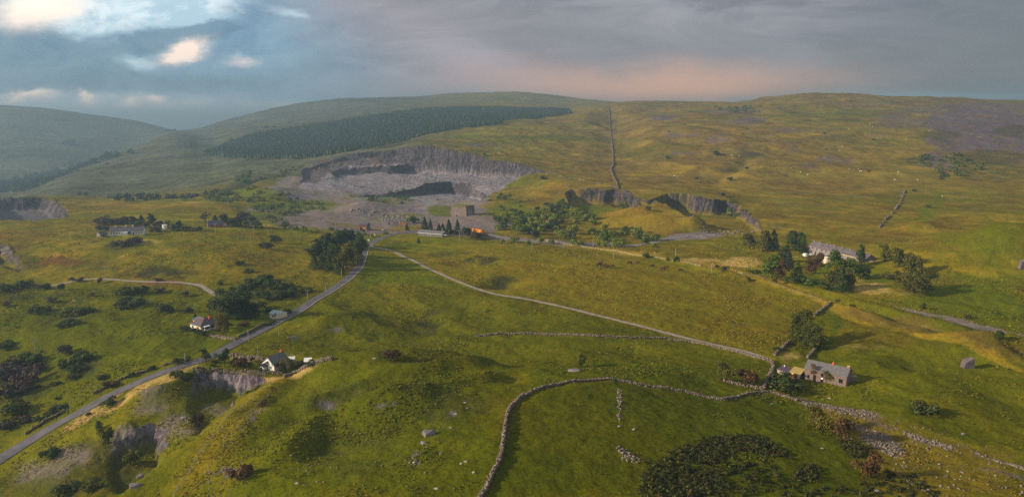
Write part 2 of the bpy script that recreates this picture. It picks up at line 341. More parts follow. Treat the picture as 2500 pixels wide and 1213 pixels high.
sl_ = window(pit1+pit2, 12); _d = np.maximum(sdist(okA, GX[sl_], GY[sl_]), sdist(okB, GX[sl_], GY[sl_]))+1.5*fbm(GX[sl_], GY[sl_], 6, 3, 15)
CLIFF[sl_] *= 0.08+0.92*ss(-1.5, 1.0, _d)
ledge = P((1090, 1005), (1110, 1000), (1060, 1050), (1030, 1082), (1000, 1120), (975, 1155), (960, 1150), (1000, 1090), (1040, 1040))
#pit(ledge, 11.0, 4.5, 1.5, 5, None, 0.3, 65, 0.25)
kiln = P((1100, 522), (1146, 524), (1150, 540), (1095, 538))
# ---- road and tracks: smooth ground under them
ROAD = [(-120, 1190), (-60, 1160), (0, 1121), (60, 1084), (130, 1041), (200, 1003), (255, 972), (320, 940), (380, 915), (440, 893), (500, 876), (550, 852), (600, 826), (650, 800), (700, 774), (750, 745), (800, 713), (850, 680), (875, 655), (885, 628), (893, 602), (920, 586), (960, 572), (1010, 566)]
TRACK = [(902, 603), (935, 607), (965, 615), (1010, 636), (1050, 658), (1110, 684), (1160, 703), (1220, 721), (1300, 733), (1400, 755), (1500, 780), (1600, 805), (1690, 829), (1750, 843), (1800, 853), (1850, 867), (1878, 879)]
YARDT = [(1190, 572), (1240, 582), (1300, 590), (1380, 597), (1460, 601), (1540, 600), (1590, 593), (1625, 583), (1680, 576)]
LANE = [(120, 700), (205, 681), (260, 681), (350, 688), (450, 690), (492, 697), (530, 722)]
def spline(pts, step):
    p = np.array(pts, float); d = np.r_[0, np.cumsum(np.hypot(*np.diff(p, axis=0).T))]
    s = np.arange(0, d[-1], step); x = np.interp(s, d, p[:, 0]); y = np.interp(s, d, p[:, 1])
    k = max(3, int(14/step)) | 1; ker = np.hanning(k+2)[1:-1]; ker /= ker.sum()
    def smo(a): return np.convolve(np.pad(a, k//2, mode='reflect', reflect_type='odd'), ker, 'valid')
    return np.c_[smo(x), smo(y)]
ROADW = spline(P(*ROAD), 2.0); TRACKW = spline(P(*TRACK), 2.0); YARDW = spline(P(*YARDT), 3.0); LANEW = spline(P(*LANE), 2.0)
def ridge(pix, w, h, s=1):
    path = spline(P(*pix), 5.0); sl_ = window([tuple(p) for p in path], w*3); x, y = GX[sl_], GY[sl_]
    d = sdist([tuple(p) for p in path[::2]], x+2*fbm(x, y, 20, 2, s), y+2*fbm(x, y, 20, 2, s+1), closed=False); Z[sl_] += h*np.exp(-(d/w)**2)
ridge([(1330, 588), (1600, 628), (1810, 676), (2010, 738), (2200, 792), (2500, 880)], 5, 1.6); ridge([(1900, 690), (2100, 742), (2300, 790), (2500, 838)], 6, 2.2); ridge([(2010, 722), (2200, 776), (2500, 858)], 5, -2.0)
ridge([(2070, 860), (2140, 838), (2220, 815), (2330, 822), (2500, 850)], 5, 1.8, 3); ridge([(2100, 900), (2200, 872), (2330, 858), (2500, 885)], 7, 2.0, 4); ridge([(560, 1030), (650, 965), (740, 915), (860, 880), (960, 872)], 5, 2.4, 5)
ridge([(700, 1110), (790, 1030), (900, 985), (1050, 960), (1200, 935)], 5, 3.2, 6); ridge([(760, 990), (900, 940), (1060, 905), (1250, 890)], 4, 2.4, 7); ridge([(1050, 830), (1200, 850), (1400, 838), (1600, 850)], 5, 1.3, 8)
ridge([(780, 800), (900, 770), (1000, 790), (1060, 815)], 6, 1.8, 9); ridge([(2240, 560), (2300, 545), (2400, 540), (2520, 536)], 16, 5, 10); ridge([(1250, 640), (1450, 655), (1700, 700)], 9, 1.0, 11)
ridge([(1410, 300), (1520, 330), (1650, 315), (1800, 345)], 26, 5, 12); ridge([(1600, 400), (1800, 425), (2000, 410), (2200, 430)], 22, 5, 13); ridge([(1900, 360), (2100, 330), (2260, 345)], 30, 7, 14); ridge([(1830, 385), (1780, 420), (1730, 445)], 12, -5, 15); ridge([(1560, 350), (1700, 372), (1850, 360)], 20, 5, 16); ridge([(1090, 395), (1300, 372), (1450, 380)], 18, 3, 17)
RM = np.zeros_like(Z)
def bench(path, w):
    global Z
    zc = np.array([ground(x, y) for x, y in path]); k = 9; zc = np.convolve(np.pad(zc, k//2, mode='edge'), np.ones(k)/k, 'valid')
    sl_ = window([tuple(p) for p in path], w*3); x, y = GX[sl_], GY[sl_]
    best = np.full(x.shape, 1e9, np.float32); zz = np.zeros_like(x)
    for k in range(0, len(path)-1):
        m = (y > min(path[k][1], path[k+1][1])-3*w-2)[:, 0] & (y < max(path[k][1], path[k+1][1])+3*w+2)[:, 0]
        if not m.any(): continue
        xs, ys = x[m], y[m]
        x1, y1 = path[k]; ex, ey = path[k+1]-path[k]; L = ex*ex+ey*ey
        q = np.clip(((xs-x1)*ex+(ys-y1)*ey)/L, 0, 1); d = (xs-x1-q*ex)**2+(ys-y1-q*ey)**2
        b = best[m]; z_ = zz[m]; s_ = d < b; b[s_] = d[s_]; z_[s_] = (zc[k]+(zc[k+1]-zc[k])*q)[s_]; best[m] = b; zz[m] = z_
    d = np.sqrt(best); m = 1-ss(w*0.6, w*1.6, d)
    Z[sl_] = Z[sl_]*(1-m)+zz*m; RM[sl_] = np.maximum(RM[sl_], 1-ss(w*0.5, w*1.0, d))
bench(ROADW, 5.5); bench(TRACKW, 3.0); bench(YARDW, 5.0); bench(LANEW, 3.0)
# ---- fine relief
fine = 1-RM*0.97
gy, gx = np.zeros_like(Z), np.zeros_like(Z)
gy[1:-1] = (Z[2:]-Z[:-2])/(rows[2:]-rows[:-2])[:, None]
gx[:, 1:-1] = (Z[:, 2:]-Z[:, :-2])/(GX[:, 2:]-GX[:, :-2])
slope = np.sqrt(gx**2+gy**2)
rock = np.clip(ss(0.75, 1.3, slope), 0, 1)*np.clip(CLIFF*1.5, 0, 1)
Z += fine*((0.75+1.3*ss(600, 1200, GY))*fbm(GX, GY, 16, 4, 71)+0.30*fbm(GX, GY, 4.2, 3, 72)*(1-ss(500, 900, GY)*0.3))
Z += fine*(1-ss(380, 520, GY))*0.20*fbm(GX*0.7, GY, 1.6, 2, 73)
Z += CLIFF*fine*(1.6*fbm(GX, GY, 7, 4, 75))
# ------------------------------------------------------------------ colour of the land
def C3(r, g, b): return np.array([r, g, b], np.float32)
n1 = 1.25*fbm(GX, GY, 90, 4, 81)[..., None]; n2 = fbm(GX+GY*0.3, GY, 22, 4, 82)[..., None]; n3 = fbm(GX, GY, 5, 3, 83)[..., None]; n4 = fbm(GX, GY*0.6, 300, 3, 84)[..., None]
G_OLIVE = C3(0.200, 0.152, 0.011); G_GREEN = C3(0.108, 0.134, 0.004); G_RICH = C3(0.072, 0.086, 0.003); G_YEL = C3(0.330, 0.225, 0.018)
G_BROWN = C3(0.190, 0.112, 0.024); STRAW = C3(0.44, 0.31, 0.10); ROCK = C3(0.095, 0.085, 0.105); ROCKL = C3(0.150, 0.132, 0.155)
GRAVEL = C3(0.205, 0.168, 0.170); HEATH = C3(0.060, 0.052, 0.022); SCREE = C3(0.222, 0.205, 0.232); DKGREEN = C3(0.035, 0.055, 0.012)
def lerp(a, b, f): return a+(b-a)*f
col = lerp(G_OLIVE, G_GREEN, np.clip(0.45+n1*0.9, 0, 1))
col = lerp(col, G_YEL, np.clip(n2*0.9-0.08, 0, 0.7)); col = lerp(col, G_BROWN, np.clip(-n2*0.9-0.15+n4*0.3, 0, 0.75))
col = lerp(col, G_GREEN*0.75, np.clip(n3*0.7, 0, 0.5)); col = lerp(col, G_YEL, np.clip(-n3*0.45, 0, 0.35))
mo = (ss(560, 900, GY)*ss(-0.05, 0.15, aa))[..., None]      # the moor on the right is browner
col = lerp(col, lerp(C3(0.225, 0.160, 0.022), C3(0.210, 0.125, 0.040), np.clip(0.4+n4*1.0+ss(1100, 1800, GY)[..., None]*0.5, 0, 1)), mo*0.55)
fr2 = ss(550, 800, GY)[..., None]
st1 = fbm(GX*0.55+GY*0.12, GY, 34, 5, 121, 0.6)[..., None]; st2 = fbm(GX*0.4, GY, 90, 5, 122, 0.6)[..., None]
col = lerp(col, G_BROWN*0.62, fr2*np.clip(st1*1.6-0.22, 0, 0.8)); col = lerp(col, G_YEL*1.05, fr2*np.clip(-st1*1.5-0.25, 0, 0.75))
col = lerp(col, G_GREEN*0.8, fr2*np.clip(st2*1.5-0.1, 0, 0.7)); col = lerp(col, HEATH*2.0, fr2*np.clip(-st2*1.7-0.35, 0, 0.75)*ss(900, 1300, GY)[..., None])
lf = (ss(840, 1050, GY)*(1-ss(-0.20, -0.02, aa)))[..., None]; col = lerp(col, C3(0.080, 0.088, 0.056)*(1+0.9*st1+0.5*st2), lf*0.9)
nrf = (1-ss(300, 430, GY))[..., None]; col = lerp(col, lerp(G_GREEN, G_OLIVE, 0.12+0.3*n1), nrf*0.72)
col = col*(1-0.16*nrf)*(1+0.28*np.clip(n2+0.6*n1, -1, 1))  # near ground darkened: foreground cloud shade put into the colour
PAINT = []
def paint(poly, c_, edge=3.0, warp=3.0, wl=10.0, amt=1.0, patch=0.0, pwl=6.0, s=91):
    sl_, d = region(poly, edge*2, warp, wl, s)
    m = ss(-edge, edge, d)*amt
    if patch: m = m*ss(patch-0.5, patch+0.1, fbm(GX[sl_], GY[sl_], pwl, 4, s+7)+0.0)
    col[sl_] = lerp(col[sl_], np.asarray(c_, np.float32)[None, None, :]*(1+0.15*n3[sl_]), m[..., None])
def ell(u, v, ru, rv, n=14):
    return [hit(u+ru*math.cos(2*math.pi*k/n), v+rv*math.sin(2*math.pi*k/n)) for k in range(n)]
# greener and yellower fields
paint(P((1190, 1213), (1235, 1040), (1280, 968), (1400, 935), (1550, 940), (1765, 978), (1850, 960), (1960, 985), (2100, 1060), (2200, 1213)), G_RICH, 4, 4, 20, 0.85)
paint(P((560, 1213), (700, 990), (830, 900), (1000, 885), (1250, 960), (1190, 1060), (1180, 1213)), G_RICH*1.15, 5, 5, 20, 0.65)
paint(P((1280, 960), (1450, 925), (1765, 970), (1870, 940), (1885, 900), (1700, 862), (1500, 868), (1300, 900)), G_RICH*1.2, 3, 3, 15, 0.75)
paint(P((0, 830), (0, 700), (250, 690), (500, 720), (560, 790), (490, 870), (250, 940), (100, 900)), lerp(G_GREEN, G_RICH, 0.5), 8, 6, 30, 0.6)
paint(P((960, 620), (1200, 600), (1500, 625), (1900, 700), (2010, 740), (1890, 870), (1600, 805), (1300, 735), (1100, 680)), lerp(G_OLIVE, G_GREEN, 0.2)*1.05, 6, 5, 30, 0.7)
paint(P((900, 610), (1000, 640), (1150, 705), (1050, 700), (930, 690), (850, 720), (880, 660)), G_GREEN*1.05, 4, 4, 15, 0.8)
paint(P((2060, 770), (2500, 840), (2500, 900), (2280, 830), (2100, 850), (2010, 850)), lerp(G_OLIVE, DKGREEN, 0.35), 5, 5, 12, 0.7)
paint(P((2280, 700), (2420, 700), (2500, 730), (2500, 800), (2400, 790), (2260, 730)), G_GREEN, 4, 4, 16, 0.85)
paint(P((2300, 560), (2500, 545), (2500, 610), (2400, 630), (2290, 600)), G_GREEN, 6, 5, 16, 0.6)
for a_ in ((1440, 520, 70, 20), (1240, 520, 60, 30), (690, 515, 90, 18), (590, 470, 25, 14)): paint(ell(*a_), G_GREEN*1.1, 8, 6, 16, 0.8)
paint(ell(1570, 540, 110, 36), G_YEL*0.9, 8, 6, 16, 0.7)
# straw coloured grass; near the terrace also sunlit patches painted in
for a_ in ((1810, 640, 50, 13, .9), (1700, 635, 60, 5, .8), (1770, 648, 60, 4, .8), (2130, 705, 45, 14, .8), (1560, 618, 60, 3, .6), (1890, 597, 20, 5, .7), (300, 598, 60, 6, .0), (2090, 690, 20, 16, .6), (2190, 712, 40, 8, .5), (365, 590, 25, 5, .7), (2230, 800, 60, 4, .5), (2100, 845, 60, 5, .4), (1930, 868, 25, 10, .7), (650, 550, 20, 4, .6)):
    paint(ell(*a_[:4]), STRAW, 3, 3, 8, a_[4], -0.1, 5)
paint(P((130, 1062), (200, 1012), (300, 952), (380, 922), (478, 884), (488, 890), (400, 935), (330, 965), (270, 1005), (180, 1045)), STRAW*0.9, 1.5, 1.5, 5, 0.95, -0.15, 5)
paint(P((545, 906), (650, 920), (735, 905), (765, 890), (770, 897), (720, 925), (660, 932), (600, 925)), STRAW, 1.0, 1.0, 5, 0.9, -0.1, 5)
paint(P((560, 1000), (650, 935), (700, 925), (640, 1000), (560, 1100), (470, 1213), (380, 1213), (480, 1090)), G_OLIVE*1.15, 3, 3, 9, 0.5)
# gravel floors of the quarries
paint(quarry_poly, SCREE*1.1, 3, 2, 12, 1.0)
paint(leftq, SCREE*0.6, 3, 2, 12, 1.0)
paint(P((600, 505), (680, 515), (760, 500), (850, 500), (900, 490), (1000, 495), (1060, 492), (1150, 500), (1190, 520), (1250, 545), (1225, 560), (1180, 575), (1290, 582), (1400, 592), (1510, 590), (1500, 598), (1400, 600), (1200, 582), (1020, 570), (900, 575), (800, 560), (700, 555), (640, 535)), GRAVEL, 5, 7, 22, 0.95, -0.10, 26)
paint(P((735, 462), (850, 470), (960, 478), (1080, 492), (1190, 478), (1200, 500), (1130, 540), (1040, 525), (960, 510), (860, 505), (700, 480), (640, 470), (700, 430), (745, 440)), lerp(GRAVEL, SCREE, .5), 6, 6, 20, 0.9, -0.12, 25)
paint(ell(715, 500, 110, 13), G_GREEN, 6, 6, 16, 0.85, -0.15, 16); paint(ell(660, 530, 50, 10), G_GREEN, 6, 6, 16, 0.7, -0.1, 16); paint(ell(640, 475, 60, 16), G_GREEN, 6, 6, 16, 0.8, -0.15, 16)
paint(P((1000, 470), (950, 480), (880, 470), (900, 490), (960, 500), (1010, 490)), G_GREEN, 4, 5, 14, 0.8, -0.1, 16)
paint(P((1040, 505), (1100, 505), (1100, 530), (1060, 528)), G_GREEN, 3, 3, 14, 0.9)
paint(P((960, 552), (1030, 548), (1050, 556), (1010, 562), (950, 566)), G_OLIVE, 3, 3, 14, 0.85)
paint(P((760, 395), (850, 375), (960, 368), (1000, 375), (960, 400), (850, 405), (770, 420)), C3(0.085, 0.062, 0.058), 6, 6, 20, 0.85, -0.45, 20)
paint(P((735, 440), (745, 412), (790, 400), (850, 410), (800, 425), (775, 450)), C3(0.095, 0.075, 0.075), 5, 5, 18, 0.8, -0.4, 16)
paint(P((895, 383), (915, 376), (928, 395), (935, 410), (905, 405)), C3(0.27, 0.165, 0.115), 4, 3, 10, 0.7, -0.2, 8)
paint(P((1605, 585), (1640, 573), (1700, 566), (1750, 570), (1765, 577), (1720, 584), (1640, 588)), GRAVEL*1.1, 2.5, 2.5, 10, 1.0)
paint(ell(1120, 548, 60, 10), GRAVEL, 6, 5, 14, 0.7)
paint(ell(880, 1, 1, 1), GRAVEL, 1, 0, 10, 0.0)
# screes and pavements on the moor
for u, v, ru, rv, am in ((1620, 288, 32, 8, .8), (1790, 272, 70, 8, .5), (1830, 294, 45, 9, .8), (1660, 330, 40, 6, .6), (1750, 340, 40, 9, .6), (1668, 373, 24, 5, .7), (1915, 316, 45, 5, .6), (2020, 389, 20, 8, .8), (1970, 403, 14, 5, .7), (2062, 395, 22, 6, .5), (1930, 362, 18, 12, .4),
                         (2390, 300, 140, 34, .95), (2460, 340, 100, 36, .95), (2200, 300, 70, 14, .5), (2330, 345, 60, 26, .85), (2300, 400, 50, 12, .6), (2280, 385, 28, 16, .8), (2250, 270, 60, 10, .5), (2400, 262, 120, 10, .7), (2320, 412, 40, 10, .5), (2140, 330, 30, 6, .5), (1155, 354, 20, 5, .7), (2480, 395, 40, 12, .5), (2180, 285, 40, 8, .5)):
    paint(ell(u, v, ru, rv), C3(0.130, 0.098, 0.120), 9, 16, 30, am, -0.2, 9)
for u, v, ru, rv in ((2480, 320, 40, 16), (2300, 330, 50, 10), (2420, 385, 90, 18), (1830, 378, 30, 8)):
    paint(ell(u, v, ru, rv), HEATH*1.4, 9, 12, 40, 0.75, 0.0, 30)
for u, v, ru, rv in ((1600, 375, 15, 4), (2095, 480, 40, 3)): paint(ell(u, v, ru, rv), HEATH*2, 5, 8, 20, 0.4)
paint(P((2180, 745), (2260, 762), (2350, 780), (2440, 802), (2500, 818), (2500, 828), (2420, 808), (2330, 787), (2200, 755)), GRAVEL*1.15, 1.2, 1.5, 8, 0.8, -0.2, 6)
paint(P((1330, 585), (1600, 620), (1800, 660), (2010, 728), (2200, 800), (2500, 905), (2500, 912), (2190, 808), (1990, 735), (1800, 668), (1600, 627), (1330, 590)), G_YEL, 0.8, 1.2, 8, 0.7)
paint(P((2060, 750), (2250, 770), (2420, 830), (2500, 850), (2500, 880), (2380, 850), (2200, 800), (2060, 765)), lerp(G_BROWN, HEATH, 0.45), 3, 3, 10, 0.6)
paint(P((2035, 780), (2050, 765), (2055, 790), (2030, 840), (1995, 875), (1985, 870), (2020, 830)), G_GREEN*0.8, 1.0, 0.8, 8, 0.9)
for k in ((2225, 540, 2295, 470), ): 
    u1, v1, u2, v2 = k; paint(P((u1, v1), (u1+40, v1), (u2+8, v2+10), (u2-8, v2)), G_GREEN*1.1, 3, 3, 10, 0.7)
# mown lawns
paint(P((560, 800), (600, 775), (650, 760), (690, 775), (640, 800), (590, 815), (560, 812)), G_GREEN*1.15, 1.5, 1, 8, 0.9)
paint(P((2000, 655), (2025, 640), (2030, 665), (2005, 690), (1965, 695)), G_GREEN*1.2, 1.5, 1, 8, 0.95)
paint(P((510, 885), (560, 872), (640, 882), (620, 900), (530, 898)), G_GREEN*1.1, 1, 1, 8, 0.9)
paint(P((572, 868), (630, 874), (640, 884), (600, 882), (565, 874)), C3(.50, .30, .20), 0.7, 0.6, 5, 0.9)
# dark heather, bracken and bramble ground; shade in the hollows is painted too
for a_ in ((390, 668, 90, 18, .9), (60, 920, 60, 60, .8), (190, 900, 45, 28, .8), (60, 720, 110, 14, .7), (330, 735, 45, 14, .8), (45, 640, 50, 22, .5), (230, 650, 60, 14, .5), (150, 780, 60, 14, .6), (650, 715, 90, 26, .65), (295, 600, 42, 8, .9),
           (690, 530, 60, 12, .5), (1180, 635, 45, 10, .9), (1225, 690, 38, 18, .95), (1090, 622, 50, 8, .6), (1050, 800, 26, 20, .8), (1040, 768, 30, 6, .9), (1320, 720, 14, 3, .9), (960, 985, 240, 50, .45), (870, 1100, 120, 60, .35), (250, 1130, 110, 60, .7), (1570, 1130, 10, 1, 0), (420, 1020, 80, 40, .35), (110, 1190, 140, 40, .6),
           (2110, 590, 1, 1, 0), (1830, 380, 40, 9, .5), (2250, 395, 40, 10, .7), (2420, 420, 90, 26, .5), (590, 445, 24, 18, .6)):
    if a_[4]: paint(ell(*a_[:4]), lerp(HEATH, DKGREEN, 0.45), 4, 5, 14, a_[4], -0.05, 9)
paint(ell(130, 640, 70, 14), C3(0.14, 0.045, 0.03), 4, 5, 14, 0.6, 0.05, 12); paint(ell(395, 692, 50, 6), C3(0.17, 0.06, 0.045), 2, 3, 10, 0.7, 0.0, 8)
for a_ in ((370, 962, 30, 14), (365, 1000, 26, 10), (430, 1040, 50, 24), (100, 1150, 60, 24), (180, 1110, 40, 26), (520, 1000, 30, 12)): paint(ell(*a_), SCREE*C3(1, .85, .8), 3, 4, 9, 0.6, -0.1, 7)
for a_ in ((560, 1150, 50, 12), (1010, 1120, 12, 20), (1110, 1010, 14, 6), (800, 990, 20, 10), (940, 990, 25, 5), (820, 805, 16, 8), (715, 825, 8, 6), (640, 985, 16, 14), (620, 1010, 10, 20)): paint(ell(*a_), ROCKL, 0.8, 1.6, 4, 0.75, 0.15, 2.2)
# limestone pavement down the right foreground
for poly in (P((1940, 968), (2010, 985), (2110, 1000), (2160, 1020), (2090, 1018), (1990, 998)), P((2080, 1030), (2170, 1062), (2210, 1105), (2190, 1118), (2120, 1085)), P((2200, 1050), (2330, 1090), (2320, 1102), (2230, 1072)), P((2330, 1085), (2500, 1140), (2500, 1150), (2400, 1115)), P((2400, 1140), (2500, 1165), (2500, 1175), (2400, 1150)), P((2100, 1000), (2180, 1045), (2160, 1045), (2090, 1015))):
    paint(poly, ROCKL, 0.8, 1.8, 5, 0.9, 0.0, 3.0)
paint(P((1940, 975), (2150, 1010), (2350, 1080), (2500, 1120), (2500, 1213), (2150, 1213), (2100, 1100), (2000, 1010)), lerp(G_BROWN, G_OLIVE, .5), 5, 5, 9, 0.6)
paint(ell(35, 475, 1, 1), GRAVEL, 1, 0, 1, 0)
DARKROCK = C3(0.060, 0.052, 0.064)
# bare rock where it is steep or freshly quarried
rk = np.clip(rock, 0, 1)[..., None]
nr = fbm(GX, GY, 6, 4, 99)[..., None]
rkcol = lerp(ROCK, ROCKL, np.clip(0.35+nr*0.8, 0, 1))
wl_ = ss(0.1, 0.5, CLIFF)[..., None]*(ss(0.22, 0.6, slope)[..., None])
grassy = ss(0.15, 0.55, fbm(GX, GY, 13, 3, 101))[..., None]
grassy = grassy*(1-ss(850, 950, GY)[..., None]*0.9)
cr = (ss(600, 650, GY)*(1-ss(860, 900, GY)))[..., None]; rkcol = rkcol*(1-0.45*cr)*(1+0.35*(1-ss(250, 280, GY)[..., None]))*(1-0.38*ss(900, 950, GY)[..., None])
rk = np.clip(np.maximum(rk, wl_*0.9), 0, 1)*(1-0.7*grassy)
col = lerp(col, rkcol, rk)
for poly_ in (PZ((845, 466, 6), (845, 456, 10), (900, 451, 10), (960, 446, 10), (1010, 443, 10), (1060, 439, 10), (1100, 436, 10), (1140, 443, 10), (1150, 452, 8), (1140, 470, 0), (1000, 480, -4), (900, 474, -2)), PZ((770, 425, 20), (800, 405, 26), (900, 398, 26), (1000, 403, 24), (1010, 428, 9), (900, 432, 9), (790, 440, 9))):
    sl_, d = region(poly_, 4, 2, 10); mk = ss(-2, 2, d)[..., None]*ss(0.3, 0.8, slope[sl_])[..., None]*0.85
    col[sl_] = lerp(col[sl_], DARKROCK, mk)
ROCKM = np.maximum(rk[..., 0], 0)
col = np.clip(col*(1+0.10*fbm(GX, GY, 2.2, 2, 103)[..., None]), 0.004, 0.9)

# ------------------------------------------------------------------ object helpers
def tag(o, label=None, cat=None, group=None, kind=None):
    if label: o['label'] = label
    if cat: o['category'] = cat
    if group: o['group'] = group
    if kind: o['kind'] = kind
    return o
def link(name, me, parent=None, mat=None):
    o = bpy.data.objects.new(name, me); COL.objects.link(o)
    if parent is not None: o.parent = parent
    if mat is not None and me is not None and not me.materials: me.materials.append(mat)
    return o
def empty(name, loc, rz=0.0, sc=(1, 1, 1)):
    o = bpy.data.objects.new(name, None); COL.objects.link(o); o.location = loc; o.rotation_euler = (0, 0, rz); o.scale = sc
    o.empty_display_size = 0.5; return o
def npmesh(name, V, Fq, smooth=False, attr=None):
    me = bpy.data.meshes.new(name); V = np.asarray(V, np.float32); Fq = np.asarray(Fq, np.int32)
    n, k = Fq.shape
    me.vertices.add(len(V)); me.vertices.foreach_set('co', V.ravel())
    me.loops.add(n*k); me.loops.foreach_set('vertex_index', Fq.ravel())
    me.polygons.add(n); me.polygons.foreach_set('loop_start', np.arange(0, n*k, k, dtype=np.int32))
    if smooth: me.polygons.foreach_set('use_smooth', np.ones(n, bool))
    if attr is not None:
        at = me.attributes.new('Col', 'FLOAT_COLOR', 'POINT'); c_ = np.ones((len(V), 4), np.float32); c_[:, :attr.shape[1]] = attr
        at.data.foreach_set('color', c_.ravel())
    me.update(calc_edges=True); return me
def copy_tree(o, parent=None):
    c_ = o.copy(); COL.objects.link(c_)
    if parent is not None: c_.parent = parent
    for ch in list(o.children): copy_tree(ch, c_)
    return c_

# ------------------------------------------------------------------ materials
def mat(name, colr, rough=0.85, nscale=None, namt=0.25, bump=0.0, attr=False, spec=0.2, stretch=(1, 1, 1), metal=0.0, rnd=0.0, trans=0.0):
    m = bpy.data.materials.new(name); m.use_nodes = True; t = m.node_tree; b = t.nodes['Principled BSDF']
    b.inputs['Roughness'].default_value = rough; b.inputs['Specular IOR Level'].default_value = spec; b.inputs['Metallic'].default_value = metal
    tc = t.nodes.new('ShaderNodeTexCoord'); c_ = colr
    cc = mix(t, colr, colr, 0.0)
    if attr:
        an = t.nodes.new('ShaderNodeAttribute'); an.attribute_name = 'Col'; cc = mix(t, X(t, an.outputs['Color']), colr, 1.0, 'MULTIPLY')
    if nscale:
        mp = t.nodes.new('ShaderNodeMapping'); mp.inputs['Scale'].default_value = stretch; t.links.new(tc.outputs['Object'], mp.inputs[0])
        n = noise(t, X(t, mp.outputs[0]), nscale, 5, 0.6)
        k = n.sm(0.25, 0.75, 1-namt, 1+namt)
        cc = mix(t, cc, comb(t, k, k, k), 1.0, 'MULTIPLY')
        if bump:
            bn = t.nodes.new('ShaderNodeBump'); bn.inputs['Distance'].default_value = bump; bn.inputs['Strength'].default_value = 0.8
            t.links.new(n.k, bn.inputs['Height']); t.links.new(bn.outputs[0], b.inputs['Normal'])
    if rnd:
        oi = t.nodes.new('ShaderNodeObjectInfo'); k = X(t, oi.outputs['Random'])*(2*rnd)+(1-rnd)
        k2 = X(t, oi.outputs['Random'])*(0.7*rnd)+(1-0.35*rnd)
        cc = mix(t, cc, comb(t, k, k2, k2), 1.0, 'MULTIPLY')
    t.links.new(cc.k, b.inputs['Base Color'])
    if trans:
        tr = t.nodes.new('ShaderNodeBsdfTranslucent'); ms = t.nodes.new('ShaderNodeMixShader'); ms.inputs[0].default_value = trans
        t.links.new(cc.k, tr.inputs[0]); t.links.new(b.outputs[0], ms.inputs[1]); t.links.new(tr.outputs[0], ms.inputs[2])
        t.links.new(ms.outputs[0], t.nodes['Material Output'].inputs[0])
    return m
# ground material
gm = bpy.data.materials.new('grass_and_rock'); gm.use_nodes = True; t = gm.node_tree; b = t.nodes['Principled BSDF']
b.inputs['Roughness'].default_value = 1.0; b.inputs['Specular IOR Level'].default_value = 0.0
geo = t.nodes.new('ShaderNodeNewGeometry'); pos = X(t, geo.outputs['Position'])
px_, py_, pz_ = sep(t, pos)
an = t.nodes.new('ShaderNodeAttribute'); an.attribute_name = 'Col'; base_c = X(t, an.outputs['Color']); rockf = X(t, an.outputs['Alpha'])
flat = comb(t, px_*0.75+py_*0.2, py_*0.55, pz_*0.3)
na = noise(t, flat, 1.9, 7, 0.72, 0.2); nb = noise(t, flat, 0.16, 5, 0.6); nc_ = noise(t, flat, 0.035, 4, 0.6, 0.5)
g = mix(t, base_c, mix(t, base_c, (0.5, 0.52, 0.6), 1.0, 'MULTIPLY'), na.sm(0.45, 0.60, 0.0, 0.75))
g = mix(t, g, mix(t, base_c, (1.65, 1.40, 1.15), 1.0, 'MULTIPLY'), na.sm(0.40, 0.24)*0.9)
g = mix(t, g, mix(t, g, (1.5, 1.25, 0.95), 1.0, 'MULTIPLY'), nb.sm(0.52, 0.74)*0.5)
g = mix(t, g, mix(t, g, (0.62, 0.74, 0.75), 1.0, 'MULTIPLY'), nb.sm(0.46, 0.28)*0.6)
g = mix(t, g, mix(t, g, (1.35, 0.95, 0.95), 1.0, 'MULTIPLY'), nc_.sm(0.5, 0.7)*0.35)
rv = comb(t, px_, py_, pz_*0.16)
ra = noise(t, rv, 0.42, 8, 0.7, 0.8); rb = noise(t, comb(t, px_, py_, pz_*0.5), 1.1, 5, 0.7)
rc = mix(t, mix(t, base_c, (0.30, 0.28, 0.33), 1.0, 'MULTIPLY'), mix(t, base_c, (1.55, 1.5, 1.46), 1.0, 'MULTIPLY'), (ra*0.7+rb*0.3).sm(0.41, 0.59))
g = mix(t, g, rc, rockf)
t.links.new(g.k, b.inputs['Base Color'])
hgt = (na*0.55+nb*0.8)*(rockf*-1.0+1.0)+(ra*2.4+rb*0.9)*rockf
bn = t.nodes.new('ShaderNodeBump'); bn.inputs['Strength'].default_value = 0.85; bn.inputs['Distance'].default_value = 0.55
t.links.new(hgt.k, bn.inputs['Height']); t.links.new(bn.outputs[0], b.inputs['Normal'])
RCK = ROCKM.copy()
for poly in (quarry_poly, low_poly):
    sl_, d = region(poly, 6, 2, 12); RCK[sl_] = np.maximum(RCK[sl_], ss(-3, 3, d)*0.7)
# the sheet goes on beyond the sides of the fan and back under the camera
NS, NB = 60, 14
ae = A1*(4.2/A1)**(np.arange(1, NS+1)/NS); ae = np.r_[-ae[::-1], av, ae]
XE = rows[:, None]*ae[None, :]; YE = np.repeat(rows[:, None], len(ae), 1)
pad = lambda a_: np.concatenate([np.repeat(a_[:, :1], NS, 1), a_, np.repeat(a_[:, -1:], NS, 1)], 1)
ZE = pad(Z)+1.6*fbm(XE, YE, 40, 4, 401)*np.clip(np.abs(ae[None, :])-A1, 0, 0.5)*2
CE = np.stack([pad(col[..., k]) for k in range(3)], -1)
ex_ = (np.clip(np.abs(ae)-A1, 0, .12)/.12)[None, :, None]; CE = lerp(CE, lerp(G_OLIVE, G_GREEN, np.clip(.5+fbm(XE, YE, 30, 4, 402), 0, 1)[..., None])*(1+.3*fbm(XE, YE, 4, 3, 403)[..., None]), ex_); RE = pad(RCK)*(1-ex_[..., 0])
bk = -np.geomspace(1, 400, NB)[::-1]+71; bk = bk[bk < 69.5]; NB = len(bk)
